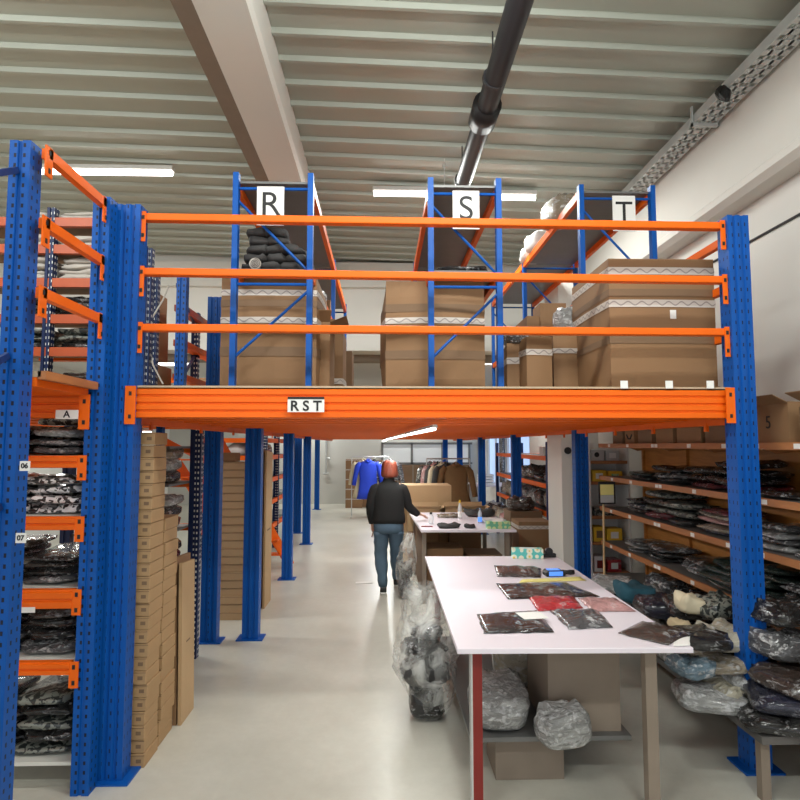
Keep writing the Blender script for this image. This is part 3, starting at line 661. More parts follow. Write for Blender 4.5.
# blue frames with cartons on the deck, between the left post and rack R
r3 = thing('rack', 'dark blue carton rack behind the left mezzanine post on the deck', 'shelving rack', (-1.95, 5.2, DZ + .008))
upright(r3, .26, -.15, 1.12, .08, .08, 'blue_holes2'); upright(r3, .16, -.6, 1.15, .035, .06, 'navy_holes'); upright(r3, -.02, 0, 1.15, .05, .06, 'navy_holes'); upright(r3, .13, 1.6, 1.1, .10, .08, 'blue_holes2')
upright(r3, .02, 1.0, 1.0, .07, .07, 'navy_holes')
MB().bar((-.35, .02, 1.1), (-.02, .0, .88), .02, .03).bar((-.02, .0, .88), (-.35, .02, .3), .02, .03).build('lacing_brace', 'steel', r3)
MB().bar((.20, -.12, 1.0), (.02, .98, .86), .02, .03).bar((.02, .98, .55), (.2, -.1, .1), .02, .03).build('lacing_brace', 'navy', r3)
for z in (.05, .36): MB().box(-1.0, -.02, .0, .05, z, z + .06).build('beam', 'orange', r3)
for z in (.3, .62, .95): MB().box(.0, .1, .4, 3.4, z - .06, z).build('beam', 'orange' if z < .9 else 'rust', r3)
for z in (.12,.42): MB().box(-1.0, .2, 2.4, 2.45, z, z + .06).build('beam', 'orange', r3)
carton('carton', 'brown carton, topmost left behind left mezzanine post', (-2.28, 5.35, DZ + .008 + .78), .42, .4, .26, bulge=.008)
carton('carton', 'brown carton, middle left behind left mezzanine post', (-2.26, 5.35, DZ + .008 + .42), .42, .4, .33, bulge=.008)
carton('carton', 'brown carton, lowest left behind left mezzanine post', (-2.24, 5.35, DZ + .008), .46, .4, .36, bulge=.008)
carton('carton', 'pale carton on the deck seen between two blue uprights', (-2.05, 7.0, DZ + .12), .5, .4, .30, 'card_light', bulge=.008)
tag(MB().tube([at(169, 285, Y=5.0), at(163, 300, Y=5.0), at(152, 318, Y=5.0), at(149, 345, Y=5.0), at(153, 365, Y=5.0), at(163, 384, Y=5.0)], .007, 6).build('hanging_strap', 'cloth_pale'), 'pale loose strap hanging in a loop behind left mezzanine post', 'strap')

# ------------------------------------------------------------------ flat-carton stacks under the mezzanine
def flatpack(first, label, x0, x1, y0, y1, z, h, group, j=.006, mat='card_light', face=None):
    dx, dy = random.uniform(-j, j), random.uniform(-j, j)
    if first is None:
        t = thing('flat_carton', label, 'carton', ((x0 + x1) / 2 + dx, y0 + dy, z), group)
        W2 = (x1 - x0) / 2
        MB().box(-W2, W2, 0, y1 - y0, 0, h - .003).build('carton_body', mat, t, bevel=.004)
        MB().box(W2 - .05, W2 - .02, -.001, .002, h * .35, h * .62).box(-W2, W2, -.0015, .001, h - .012, h - .009).build('tuck_slot', 'card_dark', t)
        return t
    c = copy_tree(first); c['label'] = label; c.location = ((x0 + x1) / 2 + dx, y0 + dy, z); return c
def fstack(where, x0, x1, y0, y1, n, h, mat='card', z0=0):
    f = None
    nth = lambda i: ('bottom' if i == 0 else ('top' if i == n - 1 else '%d%s from the bottom' % (i + 1, 'nd' if i == 1 else 'rd' if i == 2 else 'th')))
    for i in range(n):
        o = flatpack(f, 'flat brown carton, %s, %s' % (nth(i), where), x0, x1, y0, y1, z0 + i * h, h, 'flat cartons, ' + where, mat=mat); f = f or o
fstack('tall stack behind left mezzanine post', -1.86, -1.425, 3.80, 4.02, 25, .0805, 'card_mid')
fstack('shorter stack behind the tall one', -1.86, -1.425, 4.05, 4.30, 18, .0805, 'card_mid')
fstack('stack between two left blue posts', -1.90, -1.46, 6.85, 7.2, 20, .087, 'card_light')
carton('carton', 'small brown carton on top of the stack between two blue posts', (-1.80, 6.92, 20 * .087 + .002), .25, .25, .1, 'card', bulge=.004)
def sheets(label, x, y0, y1, z1, nn, px_tilt, group=None, mat='card_light'):
    t = thing('flattened_carton', label, 'flattened carton', (x, y0, 0), group)
    MB().add([(-.012, 0, 0), (.012, 0, 0), (.012, y1 - y0, 0), (-.012, y1 - y0, 0), (-.012 + px_tilt, 0, z1), (.012 + px_tilt, 0, z1), (.012 + px_tilt, y1 - y0, z1 - .02), (-.012 + px_tilt, y1 - y0, z1 - .02)], [(3, 2, 1, 0), (4, 5, 6, 7), (0, 1, 5, 4), (1, 2, 6, 5), (2, 3, 7, 6), (3, 0, 4, 7)]).build('board', mat, t)
    MB().box(-.001 + px_tilt * .5, .014 + px_tilt * .5, .1, (y1 - y0) - .1, z1 * .48, z1 * .49).build('crease', 'card_dark', t)
sheets('flattened carton leaning by the shorter stack, outer', -1.395, 4.34, 4.62, 1.10, 1, -.02); sheets('flattened carton leaning by the shorter stack, inner', -1.43, 4.34, 4.66, 1.14, 1, -.03, mat='card')
sheets('tall flattened carton standing behind second blue post, outer', -1.40, 7.3, 7.7, 1.86, 1, .0); sheets('tall flattened carton standing behind second blue post, inner', -1.44, 7.28, 7.7, 1.88, 1, .0, mat='card')

# lower left racks seen between posts
r4 = thing('rack', 'dark blue perforated rack under the deck left of carton stack', 'shelving rack', (-2.0, 5.4, 0))
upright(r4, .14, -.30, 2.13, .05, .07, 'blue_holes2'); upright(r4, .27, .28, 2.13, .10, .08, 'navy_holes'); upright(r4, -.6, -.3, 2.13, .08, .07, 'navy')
for z in (.35, .8, 1.2, 1.6, 1.92): MB().box(-.6, .22, .30, .35, z - .06, z).build('beam', 'orange', r4); MB().box(-.6, .22, -.3, .3, z - .02, z).build('shelf_board', 'shelf_steel', r4)
cols = ['bag_silver', 'bag_beige', 'bag_grey', 'bag_wine', 'bag_brown']
for i, z in enumerate((.0, .35, .8, 1.2, 1.6)):
    for j in range(3): pouch('storage_bag', '%s film-wrapped bundle on %s shelf of dark rack, %s' % (('silvery', 'beige', 'grey', 'wine red', 'brown')[(i + j) % 5], ('floor', 'lowest', 'second', 'third', 'top')[i], ('lower', 'middle', 'upper')[j]), 'bag', (-1.95 + j * .01, 5.33, z + j * .10 + .002), .30, .42, .115, cols[(i + j) % 5], 0, 'bundles on the dark blue rack', lump=.4, seg=(20, 7))
r5 = thing('rack', 'far blue and orange rack with garments, behind the orange stairs', 'shelving rack', (-2.2, 10.4, 0))
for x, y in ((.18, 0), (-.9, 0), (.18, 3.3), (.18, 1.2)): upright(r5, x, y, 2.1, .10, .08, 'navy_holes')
for z in (.5, .95, 1.35, 1.75, 2.05): MB().box(-.9, .15, -.03, .02, z - .08, z).build('beam', 'orange', r5); MB().box(-.9, .2, .02, 3.3, z - .03, z - .005).build('shelf_board', 'shelf_steel', r5); MB().box(.18, .22, 0, 3.3, z - .08, z).build('side_beam', 'orange', r5)
for i, z in enumerate((.5, .95, 1.35, 1.75)):
    for j, x in enumerate((-2.15, -2.55)): pouch('storage_bag', '%s bundle on the far rack behind stairs, %s, %s' % (('white', 'pink', 'black', 'brown')[(i + j) % 4], ('lowest', 'second', 'third', 'top')[i], ('right', 'left')[j]), 'bag', (x, 10.72, z), .36, .5, .24, ['cloth_white', 'bag_pink', 'bag_black', 'bag_brown'][(i + j) % 4], 0, 'bundles on the far rack', lump=.4, seg=(20, 7))
# orange staircase
st = thing('staircase', 'orange steel staircase going up to the mezzanine behind blue posts', 'staircase', (-2.42, 9.2, 0))
for sx in (0, .75):
    MB().bar((sx - .55, -.9, 1.95), (sx + .22, .6, .0), .03, .16).build('stringer', 'orange', st)
for i in range(7): q = i / 7; MB().box(-.5 + q * .75, .30 + q * .75, -.8 + 1.4 * q - .1, -.8 + 1.4 * q + .1, 1.72 - 1.75 * q, 1.74 - 1.75 * q).build('tread', 'orange', st)
MB().bar((.02, .3, 0), (.02, .3, 1.15), .05, .05).build('baluster', 'orange', st); MB().bar((.25, 1.0, 0), (.25, 1.0, 1.25), .05, .05).build('baluster', 'orange', st)
MB().bar((-.55, -.9, 2.0), (.25, 1.0, 1.25), .04, .06).build('handrail', 'orange', st)
MB().bar((-.3, .3, 1.0), (.25, 1.0, .62), .04, .06).build('mid_rail', 'orange', st)
for k_, zz in enumerate((1.9, 1.5, 1.1)):
    pass

# ------------------------------------------------------------------ right shelving
SX, SB = 2.54, 3.05
sh = thing('shelving_unit', 'long orange-brown wooden shelving unit along the right wall', 'shelving', (SX, 3.0, 0)); SO = sh.location
ZS = [.46, .83, 1.22, 1.575, 1.945]
Y0, Y1 = 2.6, 7.0
MB().box(SB, SB + .02, Y0, Y1, 0, 1.92).build('back_panel', 'wood', sh, -SO)
for i, z in enumerate(ZS):
    MB().box(SX + .02, SB, Y0, Y1, z - .03, z - .004).build('shelf_board', 'liner' if i < 4 else 'wood', sh, -SO)
    MB().box(SX, SX + .022, Y0, Y1, z - .045, z + .002).build('shelf_edge', 'edge', sh, -SO)
mb = MB()
for y in (2.6, 3.9, 4.95, 5.9, 6.9): mb = MB(); mb.box(SB - .03, SB, y, y + .02, 0, 1.92); mb.build('back_rib', 'wood', sh, -SO)
for y in (Y0,): MB().box(SX + .03, SB, y, y + .02, 0, 1.92).build('side_panel', 'wood', sh, -SO)
for y in (4.0, 4.75, 5.5, 6.2): MB().add([(SX + .03, y - .05, 1.91), (SX + .03, y + .05, 1.91), (SB, y, 1.91), (SX + .12, y, 1.87)], [(0, 1, 3), (1, 2, 3), (2, 0, 3), (0, 2, 1)]).build('bracket', 'edge', sh, -SO)
ii = 0
for z in ZS[1:]:
    for y in (3.55, 3.95, 4.27, 4.34, 4.85, 5.45, 5.52, 6.1, 6.6):
        MB().box(-.003, 0, -.028, .028, -.016, .016).build('price_tag', 'paper', sh, Vector((SX, y + (z * 7 % 1) * .1, z - .022)) - SO)
# archive boxes along the top
nb = 0
tb = [(3.15, .50), (3.72, .52), (4.28, .46), (4.78, .42), (5.24, .36), (5.66, .34), (6.06, .26), (6.36, .3)]
where = ['nearest', 'second nearest, marked 5', 'third nearest', 'fourth nearest', 'fifth nearest', 'sixth nearest', 'seventh nearest', 'farthest']
for i, (y, L) in enumerate(tb):
    t = thing('carton', 'olive-brown carton on top of wooden shelving, %s' % where[i], 'carton', (SX + .03, y, 1.947), 'cartons along the shelving top')
    MB().box(0, .42, 0, L - .03, 0, (.22, .26, .2, .19, .2, .19, .2, .2)[i]).build('body', ('card_dark', 'card', 'card_dark', 'card', 'card', 'card_dark', 'card', 'card_dark')[i], t)
    if i in (0, 1): MB().add([(0, 0, .25), (0, L - .05, .25), (-.1, L - .05, .30), (-.1, 0, .30), (0, 0, .255), (0, L - .05, .255), (-.1, L - .05, .305), (-.1, 0, .305)], [(0, 1, 2, 3), (7, 6, 5, 4), (2, 6, 7, 3), (0, 3, 7, 4), (1, 5, 6, 2)]).build('flap', 'card', t)
    if i == 1: text_mesh('lettering', '5', .12, 'ink', t, (-.002, .2, .13), (R(90), 0, R(-90)))
    if i == 6: MB().tube([(-.003, .05, .09), (-.003, .09, .05), (-.003, .14, .05), (-.003, .18, .09)], .008, 6).build('handle_mark', 'ink', t)
# folded goods on its shelves: (shelf index, y, count, thickness, width along y, depth, materials, where)
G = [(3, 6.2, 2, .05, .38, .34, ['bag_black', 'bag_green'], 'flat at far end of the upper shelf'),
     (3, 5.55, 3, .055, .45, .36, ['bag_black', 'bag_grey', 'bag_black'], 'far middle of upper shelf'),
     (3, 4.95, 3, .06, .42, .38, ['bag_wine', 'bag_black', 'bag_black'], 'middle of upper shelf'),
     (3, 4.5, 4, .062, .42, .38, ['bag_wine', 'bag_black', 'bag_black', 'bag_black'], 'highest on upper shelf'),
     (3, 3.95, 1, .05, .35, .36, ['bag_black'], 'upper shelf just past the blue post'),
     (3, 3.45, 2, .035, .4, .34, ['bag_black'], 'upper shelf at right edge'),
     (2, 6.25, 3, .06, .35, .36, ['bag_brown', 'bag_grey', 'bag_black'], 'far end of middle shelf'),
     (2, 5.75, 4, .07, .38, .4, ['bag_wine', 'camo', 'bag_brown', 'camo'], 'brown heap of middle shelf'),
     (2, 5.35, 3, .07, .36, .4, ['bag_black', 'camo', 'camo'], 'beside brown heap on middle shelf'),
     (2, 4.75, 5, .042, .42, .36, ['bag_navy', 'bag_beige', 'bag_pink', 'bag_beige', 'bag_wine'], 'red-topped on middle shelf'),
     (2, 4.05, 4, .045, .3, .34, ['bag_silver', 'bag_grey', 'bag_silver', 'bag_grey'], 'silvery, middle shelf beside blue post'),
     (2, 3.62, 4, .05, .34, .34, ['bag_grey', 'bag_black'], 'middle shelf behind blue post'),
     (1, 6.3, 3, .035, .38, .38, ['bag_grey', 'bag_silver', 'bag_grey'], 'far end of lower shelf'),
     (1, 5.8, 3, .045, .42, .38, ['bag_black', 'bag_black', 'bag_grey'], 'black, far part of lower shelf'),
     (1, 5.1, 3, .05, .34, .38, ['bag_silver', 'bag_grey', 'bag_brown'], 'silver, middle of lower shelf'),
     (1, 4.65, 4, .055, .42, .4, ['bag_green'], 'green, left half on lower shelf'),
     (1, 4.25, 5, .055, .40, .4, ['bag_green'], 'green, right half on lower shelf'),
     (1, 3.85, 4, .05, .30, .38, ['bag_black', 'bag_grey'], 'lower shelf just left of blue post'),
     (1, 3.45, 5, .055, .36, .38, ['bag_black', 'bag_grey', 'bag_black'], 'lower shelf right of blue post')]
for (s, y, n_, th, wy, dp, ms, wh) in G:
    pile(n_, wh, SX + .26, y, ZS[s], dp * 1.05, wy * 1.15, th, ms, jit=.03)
# base shelf and the heap in front of it
HP = [('teal crumpled cloth at far end of floor heap', 630, 598, 5.2, .30, .32, .17, 'teal'), ('grey transparent bag at far end of floor heap', 608, 588, 5.8, .36, .4, .16, 'bag_silver'),
      ('navy cloth bundle beside the teal cloth', 656, 612, 4.75, .36, .34, .16, 'bag_navy'), ('black bundle right of the navy cloth', 690, 612, 4.5, .40, .36, .15, 'bag_black'),
      ('cream rolled cloth lying high on the dark heap', 683, 608, 4.35, .18, .20, .15, 'cream'), ('brown flecked cloth beside the cream roll', 708, 612, 4.3, .26, .3, .16, 'camo'),
      ('beige brush-shaped cloth on the black heap', 673, 625, 4.1, .12, .16, .07, 'tan'), ('dark bagged garment nearest the table corner', 690, 640, 3.85, .34, .3, .10, 'bag_black'),
      ('cream film bag left of the blue post', 716, 642, 3.95, .26, .3, .16, 'bag_cream'), ('silver bag under the cream film bag', 708, 662, 3.9, .30, .32, .09, 'bag_beige'),
      ('pale blue plastic pack below the table corner', 684, 668, 3.85, .22, .26, .13, 'bag_blue'), ('pale crumpled film bag low beside blue post', 716, 690, 3.85, .28, .3, .14, 'bag_cream'),
      ('silvery film bag lowest beside blue post', 700, 722, 3.8, .36, .34, .14, 'bag_silver'), ('grey bag right of the blue post low down', 768, 650, 3.7, .30, .34, .16, 'bag_grey'),
      ('brown bag right of the blue post, lowest', 770, 690, 3.7, .32, .34, .17, 'bag_brown'), ('dark bag right of blue post, upper', 768, 615, 3.75, .32, .36, .14, 'bag_black')]
hp = thing('storage_platform', 'low dark platform under the garment heap beside the wooden shelving', 'platform', (2.05, 3.3, 0))
MB().box(0, .47, 0, 3.3, .32, .36).build('platform_board', 'liner', hp)
for (x, y) in ((.02, .05), (.40, .05), (.02, 3.2), (.40, 3.2)): MB().box(x, x + .05, y, y + .05, 0, .32).build('leg', 'brownstrip', hp)
for (lb, px, py, Y, w_, d_, h_, m_) in HP:
    c = at(px, py, Y=Y); pouch('heaped_garment', lb, 'garment', (c.x, Y - .1, max(.36, c.z)), w_, d_, h_, m_, random.uniform(-.4, .4), lump=.5, ry=random.uniform(-.1, .1))
# filler layers of the heap, each a bag
fm = ['bag_black', 'bag_grey', 'bag_navy', 'bag_silver', 'bag_brown', 'bag_black', 'bag_beige']
fn = ['black', 'grey', 'navy', 'silvery', 'brown', 'black', 'beige']
k = 0
for lv in range(3):
    for r_ in range(9):
        y = 3.45 + r_ * .34; x = 2.20 + lv * .07
        if lv > 1 and r_ > 6: continue
        pouch('heaped_garment', '%s bag in heap under shelving, layer %s, %s from the front' % (fn[k % 7], ('one', 'two', 'three')[lv], ('first', 'second', 'third', 'fourth', 'fifth', 'sixth', 'seventh', 'eighth', 'ninth')[r_]), 'garment', (x, y, .36 + lv * .095), .34, .38, .115, fm[k % 7], random.uniform(-.4, .4), 'bags heaped beside the shelving', lump=.45, seg=(24, 8)); k += 1
for i, y in enumerate((3.2, 3.75, 4.3, 4.85, 5.4, 5.95)):
    pouch('heaped_garment', 'dark bundle on the bottom shelf behind the heap, %s from right' % ('first', 'second', 'third', 'fourth', 'fifth', 'sixth')[i], 'garment', (SX + .28, y, ZS[0]), .36, .48, .2, fm[(i * 3) % 7], 0, 'bundles on the bottom shelf', lump=.4, seg=(24, 8))

# far end unit of the shelving, facing the camera, with archive and yellow boxes
fu = thing('shelving_unit', 'small wooden shelf unit with yellow boxes at end of right shelving', 'shelving', (2.46, 7.05, 0)); FO = fu.location
for z in (.45, .80, 1.10, 1.50, 1.745): MB().box(0, .44, 0, .35, z - .035, z).build('shelf_board', 'edge', fu)
MB().box(0, .44, .35, .37, 0, 1.95).build('back_panel', 'white', fu); MB().box(.44, .46, 0, .37, 0, 1.95).build('side_panel', 'white', fu); MB().box(-.02, 0, 0, .37, 0, 1.95).build('side_panel', 'white', fu)
def sbox(name, lb, cat, x, y, z, w_, d_, h_, mat, extra=None):
    t = thing(name, lb, cat, (x, y, z)); MB().box(0, w_, 0, d_, 0, h_).build('body', mat, t, bevel=.003)
    if extra: MB().box(w_ * .25, w_ * .75, -.002, .001, h_ * .25, h_ * .75).build('printed_label', extra, t)
    return t
b = sbox('archive_box', 'grey archive box with round finger hole on end shelf unit', 'box', 2.47, 7.06, 1.747, .16, .25, .13, 'steel')
MB().lathe([(.03, 0), (.03, .004)], n=12).build('finger_hole', 'black', b, (.07, .0, .07)).rotation_euler = (R(90), 0, 0)
sbox('archive_box', 'second grey archive box, right one on end shelf unit', 'box', 2.65, 7.06, 1.747, .16, .25, .12, 'steel', 'paper')
sbox('product_box', 'yellow box with round print, left on end unit upper shelf', 'box', 2.48, 7.06, 1.502, .17, .2, .13, 'yellow', 'paper')
sbox('product_box', 'green and yellow box right on end unit upper shelf', 'box', 2.67, 7.06, 1.502, .17, .2, .12, 'yellow', 'daisy2')
sbox('product_box', 'yellow box, left on end unit lower shelf', 'box', 2.48, 7.06, .802, .14, .2, .17, 'yellow', 'card_dark')
sbox('product_box', 'yellow box with pale print, right on end unit lower shelf', 'box', 2.64, 7.06, .802, .18, .2, .15, 'yellow', 'paper')
sbox('product_box', 'white printed box at the bottom of end shelf unit', 'box', 2.48, 7.06, .452, .13, .2, .18, 'paper', 'red')
sbox('product_box', 'red and white box lowest on end shelf unit', 'box', 2.64, 7.06, .452, .16, .2, .14, 'bag_red', 'paper')
sbox('product_box', 'olive patterned box standing on the middle shelf of the end unit', 'box', 2.50, 7.06, 1.102, .3, .2, .09, 'camo')

# note board on a stick
nb_ = thing('note_board', 'black clip board with yellow note on a wooden stick by the shelves', 'sign', (at(607, 493, Y=6.0).x, 6.0, 0))
zc_ = at(607, 493, Y=6.0).z
MB().box(-.085, .085, 0, .012, zc_ - .11, zc_ + .11).build('board', 'black', nb_); MB().box(-.068, .068, -.003, 0, zc_ - .02, zc_ + .085).build('yellow_note', 'yellowpaper', nb_); MB().box(-.068, .068, -.003, 0, zc_ - .095, zc_ - .022).build('grey_note', 'steel', nb_)
MB().tube([(-.05, .02, .0), (-.03, .02, zc_)], .011, 8).build('stick', 'pole', nb_)
MB().lathe([(.13, 0), (.13, .02), (.02, .04)], n=16).build('foot', 'pole', nb_, (-.05, .02, 0))

# ------------------------------------------------------------------ packing tables
def table(name, label, c, top_z, th, legs, leg_mat, shelf=None):
    t = thing(name, label, 'table', (c[0][0], c[0][1], 0)); o = t.location
    v = [(x - o.x, y - o.y, top_z - th) for x, y in c] + [(x - o.x, y - o.y, top_z) for x, y in c]
    MB().add(v, [(3, 2, 1, 0), (4, 5, 6, 7), (0, 1, 5, 4), (1, 2, 6, 5), (2, 3, 7, 6), (3, 0, 4, 7)]).build('tabletop', 'tabletop', t, bevel=.004)
    for (x, y, m_, wx) in legs: MB().box(-wx / 2, wx / 2, -.03, .03, 0, top_z - th).build('leg', m_, t, Vector((x, y, 0)) - o)
    return t
TZ = .9
t1 = table('packing_table', 'long white packing table in the foreground with bagged garments', [(.383, 3.12), (1.59, 3.10), (1.62, 5.64), (.40, 5.66)], TZ, .028, [(.50, 3.25, 'red', .05), (1.42, 3.25, 'brownstrip', .06), (.50, 5.5, 'red', .05), (1.5, 5.5, 'red', .05)], 'red')
O1 = t1.location
MB().box(.465, .475, 3.22, 3.28, 0, .87).build('side_plate', 'steel', t1, -O1)
MB().box(.50, 1.42, 3.5, 5.3, .26, .285).build('lower_shelf', 'shelf_steel', t1, -O1)
MB().box(.47, 1.45, 3.24, 3.27, .80, .87).build('apron', 'white', t1, -O1) if False else None
MB().box(.64, 1.18, 3.6, 3.9, .78, .87).build('drawer', 'tabletop', t1, -O1)
t2 = table('packing_table', 'white table farther back where the person works, bottles on it', [(.475, 7.38), (1.64, 7.36), (1.66, 9.3), (.42, 9.3)], TZ, .03, [(.52, 7.5, 'brownstrip', .05), (1.55, 7.5, 'brownstrip', .05), (.5, 9.15, 'brownstrip', .05), (1.55, 9.15, 'brownstrip', .05)], 'steel')
MB().box(.50, .53, 7.6, 9.1, .05, .86).build('side_board', 'card_dark', t2, -t2.location)
carton('carton', 'brown carton beneath the farther table, left', (.80, 7.7, 0), .46, .5, .62, 'card', bulge=.01)
carton('carton', 'dark brown carton beneath the farther table, right', (1.30, 7.65, 0), .44, .5, .55, 'card_dark', bulge=.01)
# under table one
carton('carton', 'greyish carton in film under right half of the near table', (1.17, 3.55, .287), .42, .5, .46, 'brownstrip', bulge=.006)
pouch('storage_bag', 'clear film bundle under the near table by the red leg', 'bag', (.70, 3.75, .287), .34, .5, .24, 'bag_silver', 0)
pouch('storage_bag', 'yellowish film bundle under the near table, centre', 'bag', (.93, 4.3, .287), .30, .4, .40, 'bag_cream', 0)
sbox('storage_tray', 'pale plastic tray in front under the near table', 'tray', .66, 3.6, .0, .40, .3, .255, 'brownstrip')
pouch('storage_bag', 'crumpled clear film on the shelf right of centre under near table', 'bag', (1.0, 3.42, .287), .30, .22, .22, 'bag_silver', .2)

# items on table one
def on(px, py, z=TZ): return at(px, py, Z=z)
def flat_item(label, corners, h, mat, name='bagged_garment', cat='garment', lump=.3):
    """flat bag whose outline follows four table points"""
    P4 = [on(*c) for c in corners]; c = sum(P4, Vector()) / 4; NU, NV = 14, 8
    mb = MB(); sd = random.random() * 50
    for side in (0, 1):
        for i in range(NU + 1):
            for j in range(NV + 1):
                u, v = i / NU, j / NV
                p = (P4[0] * (1 - u) + P4[1] * u) * (1 - v) + (P4[3] * (1 - u) + P4[2] * u) * v - c
                e = min(1, 5 * min(u, 1 - u, v, 1 - v) + .02) ** .6; nn = noise.noise(Vector((u * 5 + sd, v * 4, 0)))
                r_ = noise.noise(Vector((u * 9, v * 9, sd))) * .012
                p = p + Vector((r_, r_, 0))
                mb.v.append((p.x, p.y, .002 if side == 0 else .003 + h * e * (1 + lump * nn * 2)))
    n1 = (NU + 1) * (NV + 1)
    for i in range(NU):
        for j in range(NV):
            a = i * (NV + 1) + j; q = (a, a + 1, a + NV + 2, a + NV + 1)
            mb.f.append(q); mb.mi.append(0); mb.f.append(tuple(x + n1 for x in q)); mb.mi.append(0)
    def rim(seq):
        for a, b in zip(seq, seq[1:]): mb.f.append((a, b, b + n1, a + n1)); mb.mi.append(0)
    rim([j for j in range(NV + 1)]); rim([i * (NV + 1) for i in range(NU + 1)]); rim([NU * (NV + 1) + j for j in range(NV + 1)]); rim([i * (NV + 1) + NV for i in range(NU + 1)])
    o = mb.build(name, mat, loc=(c.x, c.y, TZ + .001), smooth=True); return tag(o, label, cat)
flat_item('long dark brown bagged garment at back of near table', [(497, 577), (541, 578), (541, 569), (494, 566)], .028, 'bag_brown')
flat_item('long black garment bag with printed end, middle of near table', [(508, 600), (600, 597), (566, 583), (496, 584)], .012, 'bag_black')
a = flat_item('wide purplish-black folded garment in middle of near table', [(528, 598), (582, 597), (556, 584), (516, 585)], .022, 'bag_brown')
flat_item('bright red garment in clear bag on near table', [(538, 612), (583, 609), (574, 598), (528, 598)], .026, 'bag_red')
flat_item('pink garment in clear bag on near table', [(592, 612), (636, 612), (616, 600), (578, 599)], .028, 'bag_pink')
flat_item('dark grey garment in shiny clear bag, centre of near table', [(569, 630), (613, 628), (598, 612), (549, 611)], .034, 'bag_grey')
b = flat_item('black garment bag with white note at left front of near table', [(484, 634), (554, 633), (536, 611), (477, 615)], .018, 'bag_black')
c0 = on(532, 620); MB().box(-.075, .075, -.07, .07, 0, .003).build('white_note', 'paper', b, (c0.x - b.location.x, c0.y - b.location.y, .024)).rotation_euler.z = .15
flat_item('dark brown bagged garment at right front corner of near table', [(668, 646), (692, 634), (642, 622), (618, 634)], .026, 'bag_brown')
flat_item('yellow tissue paper sheet lying at back of near table', [(519, 583), (586, 581), (580, 577), (522, 580)], .004, 'yellowpaper', 'paper_sheet', 'paper')
flat_item('small white paper beside the right front bag on near table', [(674, 647), (690, 646), (690, 637), (672, 640)], .002, 'paper', 'paper_sheet', 'paper')
def tissue(label, cpx, cpy, mat, w_=.25):
    c = on(cpx, cpy); t = thing('tissue_box', label, 'tissue box', (c.x, c.y, TZ + .001)); MB().box(-w_ / 2, w_ / 2, 0, .12, 0, .085).build('carton_body', mat, t, bevel=.004)
    MB().box(-.07, .07, .035, .085, .085, .088).build('opening', 'paper', t); return t
tissue('turquoise tissue box with daisies on near table', 528, 559, 'daisy', .28).rotation_euler.z = -.12
tissue('green tissue box with yellow flowers on farther table', 499, 529, 'daisy2', .29)
c = on(549, 557); t = thing('tape_dispenser', 'black tape dispenser right of the turquoise tissue box', 'tape dispenser', (c.x, c.y, TZ)); MB().box(-.06, .06, -.03, .03, 0, .035).build('base', 'black', t, bevel=.006)
o = MB().lathe([(.035, -.012), (.035, .012)], n=18).build('tape_roll', 'darkgrey', t, (0, 0, .05)); o.rotation_euler = (R(90), 0, 0)
# handheld scanner with lit screen
c = on(556, 577); t = thing('handheld_scanner', 'black handheld scanner with lit blue screen on near table', 'scanner', (c.x, c.y, TZ + .002), rz=.06)
MB().prism([(-.075, 0), (.075, 0), (.078, .03), (.06, .045), (-.06, .045), (-.078, .03)], -.0, .10, 'y').build('body', 'black', t, bevel=.004)
mb = MB().box(-.055, .055, -.004, .0, .006, .040); mb.build('screen', 'screen', t)
MB().box(-.055, .045, .02, .085, .045, .048).build('top_screen', 'screen', t)
MB().tube([(.07, .05, .022), (.11, .05, .022), (.13, .05, .022), (.165, .05, .022)], [.022, .016, .020, .018], 12).build('handle', 'black', t, smooth=True)
# bottles and cloth on table two
def bottle(label, px, py, h, r, cap, body='bottle', extra=None):
    c = on(px, py); t = thing('bottle', label, 'bottle', (c.x, c.y, TZ + .001))
    MB().lathe([(r * .9, 0), (r, .01), (r, h * .6), (r * .8, h * .72), (r * .4, h * .8), (r * .38, h * .86)], n=16).build('bottle_body', body, t, smooth=True)
    MB().lathe([(r * .45, h * .86), (r * .45, h)], n=14).build('cap', cap, t)
    if extra: MB().lathe([(r * 1.01, h * .1), (r * 1.01, h * .4)], n=16).build('wrapper', extra, t)
bottle('clear drinking jar with black lid on farther table', 431, 524, .15, .038, 'black')
bottle('spray bottle with yellow cap on farther table', 460, 519, .26, .030, 'yellow', extra='paper')
bottle('small bottle with blue cap beside the green tissue box', 480, 523, .2, .028, 'bag_blue', extra='screen')
def on_t2(label, px, py, w_, d_, h_, mat, cat='cloth', name='crumpled_cloth'): c = on(px, py); pouch(name, label, cat, (c.x, c.y, TZ + .001), w_, d_, h_, mat, .1, lump=.85, sq=.75)
on_t2('black crumpled cloth at front of farther table', 449, 528, .26, .14, .07, 'cloth_dark'); on_t2('black gloves beside the crumpled cloth on farther table', 470, 528, .13, .12, .06, 'cloth_dark')
on_t2('black clothing heap at back of farther table', 480, 516, .42, .3, .12, 'cloth_dark'); on_t2('grey crumpled film at back left of farther table', 448, 517, .30, .3, .05, 'bag_beige')
on_t2('white crumpled cloth in the middle of farther table', 492, 522, .34, .25, .05, 'cloth_white')
c = on(427, 527); tag(MB().box(-.07, .07, -.012, .012, 0, .012).build('cutter_knife', 'red', loc=(c.x, c.y, TZ + .001)), 'dark red cutter knife on near edge of farther table', 'knife')
